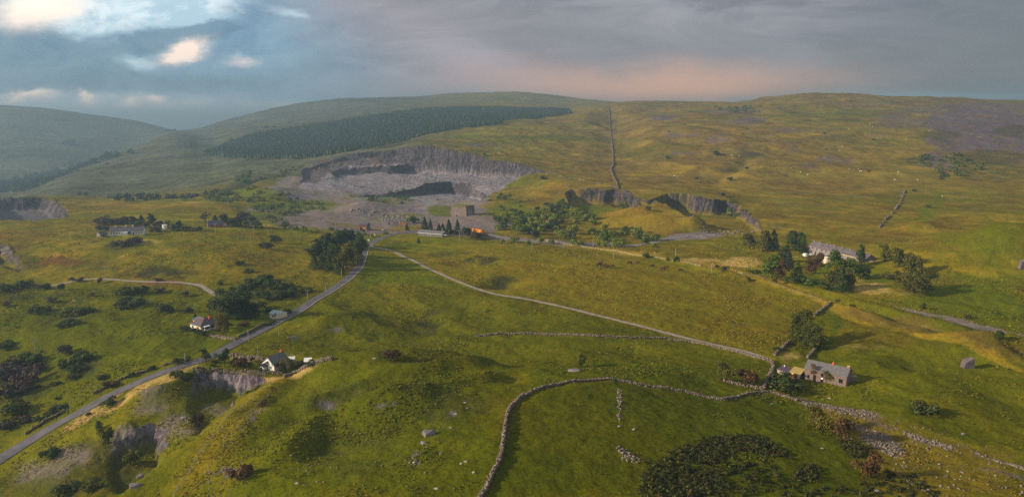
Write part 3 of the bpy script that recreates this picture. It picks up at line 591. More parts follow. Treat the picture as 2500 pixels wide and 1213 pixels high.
XE = np.concatenate([np.repeat(XE[:1], NB, 0)*(1+(70-bk)[:, None]/200), XE]); YE = np.concatenate([np.repeat(bk[:, None], len(ae), 1), YE]); ZE = np.concatenate([np.repeat(ZE[:1], NB, 0), ZE]); CE = np.concatenate([np.repeat(CE[:1], NB, 0), CE]); RE = np.concatenate([np.repeat(RE[:1], NB, 0), RE])
nr_, na_ = XE.shape; V = np.stack([XE, YE, ZE], -1).reshape(-1, 3)
ii = (np.arange(nr_-1)[:, None]*na_+np.arange(na_-1)[None, :]).ravel(); Fq = np.stack([ii, ii+1, ii+na_+1, ii+na_], 1)
attr = np.concatenate([CE.reshape(-1, 3), RE.reshape(-1, 1)], 1)
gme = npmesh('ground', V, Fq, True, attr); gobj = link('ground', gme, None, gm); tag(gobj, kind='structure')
del V, Fq, attr


# ------------------------------------------------------------------ roads and tracks laid on the ground
M_ASPH = mat('worn_asphalt', (0.105, 0.100, 0.120), 0.8, 0.22, 0.35, 0.02)
M_GRAV = mat('pale_gravel', (0.27, 0.225, 0.19), 0.95, 0.5, 0.3, 0.03)
M_GRAVD = mat('quarry_gravel', (0.21, 0.185, 0.195), 0.95, 0.3, 0.25, 0.03)
M_KERB = mat('pale_verge_stone', (0.42, 0.40, 0.38), 0.9, 1.5, 0.3)
def strip(name, path, width, m, lift=0.16, off=0.0, wob=0.0, jag=0.0, seed=1):
    rn = random.Random(seed); p = np.array(path); tg = np.gradient(p, axis=0); tg /= np.hypot(tg[:, 0], tg[:, 1])[:, None]+1e-9
    nrm = np.c_[tg[:, 1], -tg[:, 0]]; Vv = []; n = 5
    ph = [rn.uniform(0, 6) for _ in range(4)]
    for i in range(len(p)):
        wl = width*0.5*(1+wob*math.sin(i*0.7+ph[0])+jag*rn.uniform(-1, 1)); wr = width*0.5*(1+wob*math.sin(i*0.53+ph[1])+jag*rn.uniform(-1, 1))
        for k in range(n):
            s = -wl+(wl+wr)*k/(n-1)+off
            x, y = p[i]+nrm[i]*s
            Vv.append((x, y, ground(x, y)+lift-(0.05 if k in (0, n-1) else 0)))
    a = np.array([i*n+k for i in range(len(p)-1) for k in range(n-1)])
    o = link(name, npmesh(name, Vv, np.stack([a, a+n, a+n+1, a+1], 1), True), None, m); return o
tag(strip('road', ROADW, 4.9, M_ASPH, 0.20), kind='structure')
tag(strip('track', TRACKW, 2.6, M_GRAV, 0.14, wob=0.10, jag=0.12), kind='structure')
tag(strip('quarry_track', YARDW, 5.5, M_GRAVD, 0.14, wob=0.1, jag=0.1), kind='structure')
tag(strip('lane', LANEW, 3.0, M_GRAV, 0.14, wob=0.1, jag=0.1), kind='structure')
for off, l, u0, u1 in ((2.95, 'pale stone kerb', 0.30, 0.93),):
    n = len(ROADW); tag(strip('verge_edge', ROADW[int(n*u0):int(n*u1)], 0.40, M_KERB, 0.30, off=off-.35, jag=0.25), kind='structure')

# ------------------------------------------------------------------ foliage
def leafmat(name, c_, rnd=0.22, trans=0.18): return mat(name, c_, 0.75, None, attr=True, rnd=rnd, trans=trans, spec=0.15)
L_DARK = leafmat('leaves_dark_green', (0.050, 0.070, 0.016)); L_MID = leafmat('leaves_green', (0.085, 0.118, 0.016)); L_WIL = leafmat('leaves_willow', (0.190, 0.230, 0.030))
L_YEL = leafmat('leaves_yellowing', (0.130, 0.110, 0.014)); L_BRN = leafmat('leaves_brown', (0.090, 0.055, 0.022)); L_CON = leafmat('needles_conifer', (0.022, 0.042, 0.016), trans=0.05)
L_CNB = leafmat('needles_blue_conifer', (0.022, 0.040, 0.030), trans=0.05); L_PUR = leafmat('twigs_purple_brown', (0.070, 0.050, 0.048)); L_GRY = leafmat('leaves_grey_green', (0.075, 0.095, 0.055))
L_SYC = leafmat('leaves_sycamore', (0.030, 0.055, 0.020)); L_OLV = leafmat('leaves_olive', (0.092, 0.092, 0.014))
M_BARK = mat('bark', (0.09, 0.07, 0.055), 0.95, 2.0, 0.3); M_BARKL = mat('pale_bark', (0.30, 0.27, 0.23), 0.95, 2.0, 0.3)
def quads(C, N, S, rng, flat_=0.35):
    """one leaf card per centre C, facing roughly N"""
    n = len(C); d = N+rng.normal(0, 0.55, (n, 3)); d /= np.linalg.norm(d, axis=1)[:, None]+1e-9
    r = rng.normal(0, 1, (n, 3)); a = np.cross(d, r); a /= np.linalg.norm(a, axis=1)[:, None]+1e-9; b_ = np.cross(d, a)
    s = S*rng.uniform(0.5, 1.25, n); s = s[:, None]; k = rng.uniform(0.5, 1.0, n)[:, None]
    V = np.stack([C-a*s-b_*s*k*0.4, C+a*s*0.1-b_*s*k, C+a*s+b_*s*0.3*k, C-a*s*0.2+b_*s*k], 1).reshape(-1, 3)
    Fq = np.arange(4*n).reshape(n, 4); return V, Fq
def crown_mesh(name, seed, n=1500, kind='round', leaf=0.045, lobes=11):
    """unit crown: 1 wide, 1 tall standing on z = 0"""
    rng = np.random.default_rng(seed); Cs, Ns = [], []
    if kind == 'cone':
        h = rng.uniform(0, 1, n)**1.15; nb = 13; tier = (h*nb) % 1.0
        rad = (1-h)**0.85*0.5*(0.72+0.28*(1-tier))*(1+0.16*rng.normal(0, 1, n)); an = rng.uniform(0, 2*math.pi, n)
        rad *= 1+0.10*np.sin(an*5+h*9); rr = rad*rng.uniform(0.55, 1, n)**0.5
        C = np.c_[rr*np.cos(an), rr*np.sin(an), 0.03+h*0.96]; N = np.c_[np.cos(an), np.sin(an), np.full(n, 0.55)]
        tint = rng.uniform(0.65, 1.35, n)*(0.85+0.3*rng.random(n))
    else:
        if kind == 'round': L = [(rng.normal(0, 0.20), rng.normal(0, 0.20), rng.uniform(0.20, 0.76), rng.uniform(0.17, 0.27)) for _ in range(lobes)]
        elif kind == 'dome':
            L = []
            while len(L) < lobes:
                x, y, z = rng.uniform(-.42, .42), rng.uniform(-.42, .42), rng.uniform(0.12, 0.80)
                if (x*x+y*y)/0.185+((z-0.15)/0.72)**2 < 1: L.append((x, y, z, rng.uniform(0.11, 0.17)))
        elif kind == 'tall': L = [(rng.normal(0, 0.12), rng.normal(0, 0.12), 0.15+0.68*i/lobes, rng.uniform(0.16, 0.26)*(1.15-0.5*i/lobes)) for i in range(lobes)]
        elif kind == 'bush': L = [(rng.uniform(-0.30, 0.30), rng.uniform(-0.30, 0.30), rng.uniform(0.18, 0.60), rng.uniform(0.16, 0.27)) for _ in range(lobes)]
        elif kind == 'sparse': L = [(rng.normal(0, 0.20), rng.normal(0, 0.20), rng.uniform(0.35, 0.85), rng.uniform(0.08, 0.18)) for _ in range(lobes)]
        elif kind == 'low': L = [(rng.uniform(-0.36, 0.36), rng.uniform(-0.36, 0.36), rng.uniform(0.1, 0.45), rng.uniform(0.12, 0.22)) for _ in range(lobes)]
        L = np.array(L); w_ = L[:, 3]**2; idx = rng.choice(len(L), n, p=w_/w_.sum()); lt = rng.uniform(0.75, 1.25, len(L))
        d = rng.normal(0, 1, (n, 3)); d[:, 2] = np.where(rng.random(n) < 0.75, np.abs(d[:, 2]), d[:, 2]); d /= np.linalg.norm(d, axis=1)[:, None]
        rr = L[idx, 3]*rng.uniform(0.62, 1.08, n); C = L[idx, :3]+d*rr[:, None]*np.array([1, 1, 1.05]); N = d+np.array([0, 0, 0.25])
        C[:, 2] = np.clip(C[:, 2], 0.02, None); tint = lt[idx]*rng.uniform(0.65, 1.4, n)
        if kind in ('bush', 'low'): C[:, 2] = np.clip(C[:, 2], 0.01, 1.0)
    V, Fq = quads(C, N, leaf, rng)
    mn_ = np.percentile(V[:, 2], 1.0) if kind in ('dome', 'round', 'tall') else 0.0; V[:, 2] -= mn_; mx = np.percentile(V[:, 2], 99.7); V[:, 2] /= mx; wx = np.percentile(np.abs(V[:, :2]), 98.5)*2; V[:, :2] /= wx
    tv = np.repeat(tint, 4); hue = np.repeat(rng.normal(0, 0.12, n), 4)
    A_ = np.c_[tv*(1+hue), tv, tv*(1-hue)].clip(0.1, 2.5)
    return npmesh(name, V, Fq, False, A_)
def trunk_mesh(name, seed, limbs=5, h=0.75, r=0.035, spread=0.28):
    """unit trunk with limbs reaching into the crown"""
    rn = random.Random(seed); V, Fq = [], []
    def tube(pts, rs, k=6):
        b0 = len(V)
        for p, q in zip(pts, rs):
            for j in range(k):
                an = 2*math.pi*j/k; V.append((p[0]+q*math.cos(an), p[1]+q*math.sin(an), p[2]))
        for i in range(len(pts)-1):
            for j in range(k): Fq.append((b0+i*k+j, b0+i*k+(j+1) % k, b0+(i+1)*k+(j+1) % k, b0+(i+1)*k+j))
    x, y = rn.uniform(-.03, .03), rn.uniform(-.03, .03)
    tube([(0, 0, -0.06), (x*0.3, y*0.3, h*0.3), (x, y, h*0.65), (x*1.5, y*1.5, h)], [r*1.35, r, r*0.75, r*0.2])
    for i in range(limbs):
        an = 2*math.pi*(i+rn.random()*0.6)/limbs; z0 = h*rn.uniform(0.3, 0.6); e = spread*rn.uniform(0.7, 1.1)
        tube([(x*.5, y*.5, z0), (e*0.5*math.cos(an), e*0.5*math.sin(an), z0+0.13), (e*math.cos(an), e*math.sin(an), z0+0.25)], [r*0.55, r*0.35, r*0.12], 5)
    return npmesh(name, V, Fq, True)
CM = {}
def crowns():
    for k, args in {'round': [(1, 1700, 'round', .040, 13), (2, 1700, 'round', .040, 12)], 'big': [(3, 6500, 'dome', .022, 60), (4, 6500, 'dome', .022, 52)], 'tall': [(5, 1700, 'tall', .036, 11), (6, 1700, 'tall', .036, 12)],
                    'bush': [(7, 900, 'bush', .055, 11), (8, 900, 'bush', .055, 9), (9, 900, 'bush', .052, 13)], 'low': [(10, 900, 'low', .05, 13), (11, 900, 'low', .05, 16)], 'cone': [(12, 1700, 'cone', .034, 0), (13, 1700, 'cone', .034, 0)],
                    'sparse': [(14, 650, 'sparse', .034, 15), (15, 650, 'sparse', .034, 13)]}.items():
        CM[k] = [crown_mesh('crown', *a) for a in args]
crowns()
TR = [trunk_mesh('trunk', 1), trunk_mesh('trunk', 2, 6), trunk_mesh('trunk', 3, 0, 0.9, 0.022, 0)]
MC = {}
def withmat(me, m):
    k = (me.name, m.name)
    if k not in MC: q = me.copy(); q.materials.clear(); q.materials.append(m); MC[k] = q
    return MC[k]
def px2m(u, v): 
    x, y = hit(u, v); return y/F*1.03, x, y
GEN = random.Random(11)
def tree(name, u, v, hp, wp, kind, lm, label, cat='tree', group=None, gap=0.12, bark=None):
    """tree whose foot is seen at (u, v), hp rows tall and wp columns wide"""
    s, x, y = px2m(u, v); h, w_ = hp*s*1.02, wp*s; z = ground(x, y)-0.1*s
    r = empty(name, (x, y, z), GEN.uniform(0, 6.28)); tag(r, label, cat, group)
    ck = 'cone' if kind == 'cone' else kind
    c_ = link('crown', withmat(GEN.choice(CM[ck]), lm), r); g_ = 0.04 if kind == 'cone' else gap
    c_.location.z = h*g_; c_.scale = (w_*1.04, w_*1.04, h*(1-g_)); c_.rotation_euler.z = GEN.uniform(0, 6.28)
    tm = TR[2] if kind == 'cone' else GEN.choice(TR[:2])
    k_ = link('trunk', withmat(tm, bark or M_BARK), r); k_.scale = (min(w_, h), min(w_, h), h)
    return r
def shrub(u, v, wp, hp, lm, label, kind='bush', group=None, name='shrub', cat='shrub', xy=None, size=None):
    if xy is None: s, x, y = px2m(u, v); h, w_ = hp*s*1.05, wp*s
    else: (x, y), (w_, h) = xy, size
    o = link(name, withmat(GEN.choice(CM[kind]), lm)); o.location = (x, y, ground(x, y)-0.08*h); o.scale = (w_*1.05, w_*1.05*GEN.uniform(.8, 1.1), h*1.08); o.rotation_euler.z = GEN.uniform(0, 6.28)
    tag(o, label, cat, group); return o
def stuffmesh(name, items, m, base_faces, seed=3, alt=None):
    """many small leaf clumps in one mesh: items are (x, y, z, width, height)"""
    rng = np.random.default_rng(seed); it = np.array(items); n = len(it); kf = base_faces
    d = rng.normal(0, 1, (n, kf, 3)); d[..., 2] = np.abs(d[..., 2]); d /= np.linalg.norm(d, axis=2)[..., None]
    rr = rng.uniform(0.6, 1.0, (n, kf, 1)); C = it[:, None, :3]+d*rr*np.stack([it[:, 3]*.5, it[:, 3]*.5, it[:, 4]], 1)[:, None, :]
    S = np.repeat(it[:, 3]*(1.05/math.sqrt(kf)), kf); V, Fq = quads(C.reshape(-1, 3), d.reshape(-1, 3)+np.array([0, 0, .3]), S, rng)
    tn = np.repeat(rng.uniform(0.65, 1.35, n), kf)*rng.uniform(0.6, 1.4, n*kf); hu = np.repeat(rng.normal(0, .1, n), kf)
    tn = np.repeat(tn, 4); hu = np.repeat(hu, 4)
    return link(name, npmesh(name, V, Fq, False, np.c_[tn*(1+hu), tn, tn*(1-hu)]), None, m)

# the single trees
T = tree
T('sycamore_tree', 556, 778, 74, 84, 'big', L_SYC, 'huge dark sycamore with a spreading crown behind the cream bungalow', gap=.05)
T('sycamore_tree', 596, 774, 62, 64, 'big', L_SYC, 'dark sycamore joined to the right side of the huge one behind the bungalow garden', gap=.03)
T('garden_tree', 546, 810, 46, 40, 'round', L_YEL, 'yellow green garden tree standing on the lawn right in front of the bungalow end')
T('small_conifer', 478, 788, 25, 13, 'cone', L_CNB, 'small dark conifer beside the back roof of the bungalow')
T('round_tree', 503, 890, 41, 29, 'round', L_DARK, 'round dark tree with a bare trunk at the road end of the cottage garden', gap=.3)
T('leafy_tree', 549, 896, 45, 32, 'round', L_DARK, 'dark tree with open trunk standing on the cottage lawn above the cliff', gap=.3)
T('slender_tree', 632, 906, 34, 22, 'sparse', L_OLV, 'slender thin leaved tree in front of the white cottage gable')
T('slender_tree', 704, 908, 38, 34, 'sparse', L_OLV, 'thin leaved tree hiding the right corner of the white cottage')
T('slender_tree', 686, 906, 26, 22, 'tall', L_OLV, 'bushy olive tree against the lower eave of the white cottage')
T('oak_tree', 1956, 842, 90, 58, 'big', L_OLV, 'tall olive green oak in the walled strip above the stone farmhouse', gap=.06)
T('oak_tree', 1986, 850, 66, 56, 'big', L_OLV, 'lower oak growing against the right side of the tall one above the farmhouse', gap=.05)
T('hawthorn_tree', 1768, 927, 46, 48, 'round', L_OLV, 'round hawthorn on green pasture left of the farmhouse sheds', gap=.14)
T('hawthorn_tree', 1822, 938, 34, 56, 'bush', L_BRN, 'wide brown hawthorn over a ruined wall beside the round hawthorn', gap=.08)
T('hawthorn_tree', 1996, 1045, 58, 62, 'round', L_OLV, 'olive hawthorn on the pasture edge below the farmhouse', gap=.06)
T('hawthorn_tree', 2052, 1068, 56, 58, 'round', L_BRN, 'brownish hawthorn beside the pale rock pavement', gap=.06)
T('hawthorn_tree', 2125, 1165, 62, 66, 'round', L_BRN, 'rust brown hawthorn below the rock pavement at the bottom right', gap=.06)
T('beech_tree', 2228, 714, 64, 74, 'big', L_OLV, 'large dense rounded tree standing alone right of the terrace', gap=-.02)
for a in ((2161, 637, 40, 32, 'leftmost of the row of dark trees right of the terrace'), (2193, 652, 46, 46, 'broad dark tree in the middle of the row right of the terrace'), (2232, 668, 44, 52, 'low spreading tree ending the row just above the lone rounded tree')): T('ash_tree', *a[:4], 'round', L_OLV, a[4], group='row of trees right of the terrace', gap=.04)
T('garden_tree', 1830, 606, 36, 34, 'round', L_OLV, 'grey olive tree furthest left before the terrace grounds')
T('garden_tree', 1872, 614, 50, 36, 'tall', L_OLV, 'tall dark tree left of the straw coloured clearing', gap=.06)
T('conifer_tree', 1887, 612, 52, 30, 'cone', L_CNB, 'blue dark conifer touching the tall tree near the straw clearing')
T('beech_tree', 1946, 614, 46, 54, 'round', L_DARK, 'broad deep green tree hiding the left end of the long stone terrace', gap=.05)
T('conifer_tree', 1959, 617, 42, 26, 'cone', L_MID, 'lighter green conifer in front of the broad tree at the terrace end')
T('garden_tree', 1884, 680, 60, 44, 'tall', L_MID, 'tall green tree at the lower left corner of the terrace garden', gap=.04)
T('garden_tree', 1903, 682, 50, 34, 'tall', L_BRN, 'brown coned tree leaning on the corner tree of the terrace garden', gap=.04)
T('conifer_tree', 1924, 655, 42, 30, 'cone', L_CNB, 'blue black conifer beside the yellow green boat')
T('conifer_tree', 1912, 640, 40, 30, 'tall', L_DARK, 'dark tree just behind the blue black conifer')
T('conifer_tree', 1945, 684, 50, 30, 'cone', L_MID, 'mid green conifer between corner tree and copper shrubs')
T('copper_tree', 1996, 652, 34, 34, 'round', L_BRN, 'copper brown tree left of the cream tent', gap=.04)
T('copper_tree', 1977, 668, 34, 30, 'round', L_BRN, 'lower copper brown tree beside the mown strip', gap=.04)
T('garden_tree', 2042, 662, 52, 44, 'round', L_MID, 'broad green tree right beside the cream tent', gap=.03)
T('garden_tree', 2074, 662, 34, 36, 'round', L_MID, 'green tree in front of the terrace doors', gap=.03)
T('pine_tree', 2102, 650, 54, 22, 'tall', L_DARK, 'tall narrow pine rising in front of the right end of the terrace', gap=.1)
T('conifer_tree', 2052, 712, 62, 44, 'cone', L_DARK, 'big dark conifer with a pale dead stem below the terrace', bark=M_BARKL)
T('garden_tree', 2022, 706, 46, 40, 'round', L_OLV, 'grey olive tree leaning on the big dark conifer below the terrace', gap=.03)
T('garden_tree', 2070, 705, 44, 36, 'round', L_OLV, 'bushy tree on the right flank of the big dark conifer', gap=.03)
shrub(2097, 681, 48, 32, L_DARK, 'wide dark laurel shrub right of the lower conifer')
shrub(1960, 692, 26, 18, L_MID, 'green hedge shrub at the foot of the mid green conifer'); shrub(1984, 700, 34, 18, L_MID, 'low green hedge shrub along the bank below the mown strip'); shrub(1925, 690, 26, 14, L_MID, 'small hedge shrub below the corner tree')
# pines and small trees by the quarry office
for a in ((1037, 566, 37, 19, 'left of the tall pines, behind the low quarry office'), (1051, 567, 32, 15, 'second pine behind the quarry office roof'), (1072, 566, 20, 13, 'short pine in the gap of the pine row'), (1081, 567, 22, 14, 'short pine in front of the gap in the pine row'), (1096, 571, 36, 19, 'stout pine right of the quarry office'), (1117, 573, 38, 17, 'rightmost tall pine of the row by the office')):
    T('pine_tree', *a[:4], 'cone', L_CON, 'dark pine, '+a[4], group='pine row behind the quarry office')
T('pine_tree', 993, 563, 17, 13, 'cone', L_CON, 'small pine by the pole left of the quarry office'); T('fir_tree', 1022, 594, 14, 10, 'cone', L_CON, 'tiny fir on the grass below the quarry office')
for u in (1064, 1086, 1104): shrub(u, 574, 18, 14, L_DARK, 'dark hedge shrub at the foot of the pine row', group='hedge at the foot of the pine row')
shrub(1138, 578, 30, 22, L_DARK, 'dark green hedge shrub left of the orange wagon'); shrub(1166, 583, 40, 15, L_BRN, 'red brown bush in front of the orange wagon'); shrub(1007, 545, 26, 16, L_MID, 'round green bush standing alone on the quarry yard')
# plantation beside the road
pl = [(768, 655, 34, 22, 'cone', L_DARK), (786, 657, 38, 24, 'cone', L_DARK), (804, 660, 36, 22, 'cone', L_DARK), (828, 668, 30, 22, 'cone', L_DARK), (762, 632, 30, 26, 'tall', L_DARK), (782, 628, 44, 30, 'tall', L_DARK), (806, 636, 48, 30, 'tall', L_CON), (820, 645, 50, 32, 'big', L_DARK), (845, 655, 62, 34, 'round', L_YEL),
      (862, 645, 56, 34, 'big', L_DARK), (873, 628, 48, 30, 'tall', L_DARK), (882, 612, 42, 24, 'round', L_DARK), (862, 606, 44, 26, 'cone', L_CON), (846, 604, 44, 26, 'cone', L_CON), (828, 610, 44, 28, 'tall', L_CON), (808, 612, 42, 26, 'cone', L_CON), (790, 608, 34, 24, 'tall', L_DARK), (872, 650, 40, 26, 'round', L_OLV)]
nm = {'cone': 'narrow', 'tall': 'tall ragged', 'big': 'broad heavy', 'round': 'round crowned'}
gx_ = 'trees of the roadside plantation'
pos_ = ['at its lower left corner', 'second along its lower edge', 'third along its lower edge', 'at its lowest point', 'on its left edge', 'behind the lower left spires', 'in the middle of its left half', 'in the middle, behind the lowest spire', 'with yellow brown leaves at its front', 'right of the yellow brown tree', 'on its road side', 'at its top right by the road', 'along its back edge on the right', 'in the middle of its back edge', 'behind the middle of the wood', 'left along its back edge', 'at its back left corner', 'at its lower right beside the road bend']
for (u, v, h, w_, k, m_), p_ in zip(pl, pos_): T('plantation_tree', u, v, h, w_*1.25, {'cone': 'cone' if v > 650 else 'tall'}.get(k, k), m_, nm[k]+' tree of the roadside wood, '+p_, group=gx_)
# trees round the long white farmhouse and the ruin
T('conifer_tree', 372, 549, 27, 20, 'tall', L_CNB, 'tallest blue dark tree behind the long white farmhouse'); T('conifer_tree', 346, 546, 22, 18, 'cone', L_CNB, 'dark conifer left of the tallest tree behind the white farmhouse')
T('conifer_tree', 326, 546, 18, 26, 'round', L_CNB, 'low dark tree behind the middle of the white farmhouse'); T('garden_tree', 338, 556, 18, 26, 'round', L_DARK, 'green tree just above the white farmhouse roof'); T('garden_tree', 355, 560, 18, 24, 'round', L_BRN, 'yellow brown tree above the right end of the white farmhouse')
for u, v, w_, h, l in ((262, 548, 50, 18, 'furthest left'), (295, 546, 44, 16, 'behind the left chimney'), (392, 556, 36, 16, 'right of the gable'), (378, 566, 26, 12, 'at the foot of the gable'), (250, 562, 26, 12, 'below the left end')): shrub(u, v, w_, h, L_PUR, 'purple brown thicket by the white farmhouse, '+l, 'low', 'bare thickets by the white farmhouse')
for u, v, w_, h, l in ((285, 600, 30, 13, 'left'), (308, 600, 36, 15, 'middle'), (330, 592, 34, 13, 'right')): shrub(u, v, w_, h, L_PUR, 'dark scrub on the bank below the white farmhouse, '+l+' of three', 'low', 'scrub below the white farmhouse')
shrub(303, 573, 12, 8, L_DARK, 'small dark shrub before the left windows of the white farmhouse'); shrub(318, 573, 14, 8, L_DARK, 'dark shrub before the middle of the white farmhouse'); shrub(349, 571, 11, 7, L_PUR, 'small purplish shrub before the right windows of the white farmhouse')
T('conifer_tree', 436, 564, 25, 20, 'tall', L_CNB, 'dark tree by the poles right of the white tank'); T('conifer_tree', 423, 563, 17, 11, 'cone', L_CNB, 'little pointed conifer next to the white tank'); shrub(456, 565, 24, 13, L_DARK, 'dark shrub right of the tree by the poles'); shrub(480, 564, 24, 10, L_GRY, 'grey shrub further right of the tree by the poles')
T('bare_tree', 502, 552, 34, 26, 'sparse', L_PUR, 'thin grey brown tree at the left of the ruined cottage'); T('dark_tree', 526, 548, 24, 18, 'cone', L_CNB, 'dark pointed tree behind the ruined cottage roof'); T('bare_tree', 550, 549, 26, 26, 'round', L_PUR, 'brown tree behind the right end of the ruined cottage')
T('dark_tree', 588, 552, 34, 42, 'round', L_PUR, 'broad dark brown tree right of the ruined cottage', gap=.05); T('willow_tree', 620, 556, 28, 42, 'round', L_GRY, 'rounded grey green willow right of the ruined cottage', gap=.04); T('willow_tree', 566, 552, 20, 22, 'round', L_DARK, 'small dark tree touching the ruined cottage')
shrub(578, 553, 13, 9, L_MID, 'round green shrub right of the ruined cottage'); shrub(639, 558, 8, 6, L_DARK, 'tiny shrub on the straw bank'); shrub(696, 558, 9, 9, L_DARK, 'round dark shrub alone on the pale grass')
shrub(673, 594, 27, 19, L_DARK, 'dense round dark bush on the open slope left of the road wood'); shrub(640, 606, 16, 12, L_PUR, 'left of two purple dark bushes on the open slope'); shrub(655, 610, 22, 17, L_PUR, 'right of two purple dark bushes on the open slope')
# garden shrubs of the white cottage and the bungalow
for u, v, w_, h, m_, l in ((580, 898, 42, 24, L_BRN, 'wide reddish shrub in the middle of the cottage garden'), (611, 896, 15, 13, L_DARK, 'clipped round dark shrub on the cottage lawn'), (616, 882, 12, 12, L_DARK, 'dark upright shrub by the pink garden bank'), (526, 886, 20, 8, L_DARK, 'low dark hedge shrub between the two garden trees'), (520, 895, 14, 7, L_DARK, 'small shrub left on the cottage lawn'),
                           (634, 908, 20, 10, L_DARK, 'dark shrub at the foot of the slender tree'), (722, 898, 22, 15, L_OLV, 'olive shrub right of the white cottage'), (738, 892, 22, 12, L_PUR, 'purple shrub by the white shed'), (757, 893, 26, 13, L_DARK, 'dark shrub at the wall corner right of the cottage'), (700, 914, 22, 10, L_DARK, 'dark low shrub below the cottage corner'), (735, 905, 18, 8, L_BRN, 'brown shrub inside the garden wall corner'),
                           (575, 878, 12, 8, L_DARK, 'small shrub at the left of the pink bank'), (598, 880, 12, 6, L_OLV, 'small olive shrub on the pink bank'), (566, 893, 10, 7, L_MID, 'green shrub at the foot of the lawn tree'),
                           (690, 773, 14, 9, L_DARK, 'dark shrub behind the pale garage'), (676, 777, 12, 14, L_MID, 'upright green shrub in front of the pale garage'), (656, 794, 16, 8, L_DARK, 'lower end of the clipped roadside hedge'), (665, 788, 16, 8, L_DARK, 'clipped roadside hedge below the garage'), (596, 795, 30, 8, L_BRN, 'reddish flower bed shrub on the bungalow lawn'),
                           (620, 760, 30, 18, L_DARK, 'dark shrub right of the big sycamores'), (640, 752, 26, 16, L_DARK, 'second dark shrub right of the big sycamores'), (655, 765, 24, 14, L_DARK, 'dark shrub left of the pale garage'), (700, 764, 24, 10, L_DARK, 'dark shrub between garage and road')):
    shrub(u, v, w_, h, m_, l)
for k, (u, v) in enumerate(((448, 806), (460, 808), (472, 811), (484, 814), (495, 817))): shrub(u, v, 17, 10, L_DARK, 'dark clipped hedge shrub in front of the bungalow', group='hedge in front of the bungalow')
# lone bushes
for a in ((484, 1036, 28, 28, L_BRN, 'dark brown bush on the right rim of the near quarry', 'bush'), (957, 876, 46, 27, L_BRN, 'wide reddish brown bush on the crest of the grassy knoll', 'bush'), (1421, 894, 25, 30, L_OLV, 'olive thorn bush above small rocks behind the wall crest', 'bush'), (1917, 947, 84, 30, L_DARK, 'long low dark green bramble in front of the farmhouse sheds', 'low'), (2258, 1006, 60, 26, L_DARK, 'low oval dark gorse bush alone on the right pasture', 'low'),
          (264, 992, 34, 24, L_DARK, 'dark bush on the straw bank beside the road', 'bush'), (215, 1015, 14, 10, L_BRN, 'small brown bush on the road verge', 'bush'), (120, 1118, 44, 24, L_DARK, 'dark bush on the slope between road and near quarry', 'bush'), (325, 1135, 38, 34, L_OLV, 'grey olive bush below the near rock face', 'bush'), (262, 1085, 34, 44, L_OLV, 'leafy bush hanging in the cleft left of the near rock face', 'bush'), (240, 1050, 20, 22, L_DARK, 'dark bush at the top of the near cleft', 'bush'),
          (430, 918, 34, 14, L_DARK, 'dark scrub left of the cottage cliff', 'low'), (455, 925, 38, 18, L_DARK, 'dark ivy scrub touching the cottage cliff', 'low'), (590, 1165, 50, 34, L_BRN, 'red brown bramble low on the knoll at the bottom', 'low'), (640, 992, 22, 16, L_BRN, 'brown thorn on the ditch slope', 'bush'), (1895, 858, 16, 14, L_DARK, 'dark bush against the short wall above the sheds', 'bush'),
          (160, 1200, 60, 22, L_DARK, 'dark bush at the bottom left corner', 'low'), (225, 1195, 44, 20, L_OLV, 'olive bush beside the bottom left bush', 'low'), (1767, 652, 1, 1, L_OLV, 'x', 'bush'), (1575, 631, 17, 14, L_MID, 'round bush at the left of the straw bank', 'bush'), (1629, 636, 14, 8, L_MID, 'low bush on the straw bank', 'bush'), (1651, 640, 16, 15, L_MID, 'round bush in front of the straw bank', 'bush'),
          (1752, 655, 11, 9, L_OLV, 'small bush near the pale grass pole', 'bush'), (1768, 664, 17, 14, L_OLV, 'round bush right of the pale grass pole', 'bush'), (1828, 687, 12, 12, L_OLV, 'pointed bush on the field boundary', 'bush'), (1891, 690, 13, 11, L_OLV, 'bush on the boundary bank below the corner tree', 'bush'), (1835, 667, 12, 7, L_DARK, 'dark bush left of the terrace garden', 'bush'), (1850, 667, 14, 8, L_DARK, 'dark bush by the terrace garden corner', 'bush'),
          (2251, 755, 15, 15, L_DARK, 'dark bush at the start of the gravel path', 'bush'), (2360, 778, 18, 12, L_OLV, 'olive bush beside the gravel path', 'bush'), (2443, 825, 24, 19, L_DARK, 'dark bush at the far right of the boundary bank', 'bush'), (2044, 738, 14, 9, L_OLV, 'small bush on the boundary bank above the oak', 'bush'), (2190, 672, 14, 12, L_OLV, 'small bush left of the lone rounded tree', 'bush'), (2170, 680, 34, 12, L_OLV, 'low rough shrub in the straw grass', 'low'),
          (2262, 676, 34, 10, L_OLV, 'low scrub right of the tree row', 'low'), (158, 866, 34, 24, L_PUR, 'dark round bush alone on the left pasture', 'bush'), (268, 946, 34, 16, L_BRN, 'brown bush on the bank left of the road', 'bush'), (250, 925, 26, 12, L_DARK, 'dark bush above the brown roadside bush', 'bush'), (322, 920, 14, 12, L_DARK, 'small bush by the left road verge', 'bush'), (370, 903, 18, 12, L_DARK, 'bush on the left verge below the field', 'bush'), (436, 888, 26, 16, L_DARK, 'bush beside the left verge near the round tree', 'bush'), (455, 880, 22, 10, L_DARK, 'low verge shrub next to the round tree', 'low')):
    if a[2] > 2: shrub(a[0], a[1], a[2], a[3], a[4], a[5], a[6])
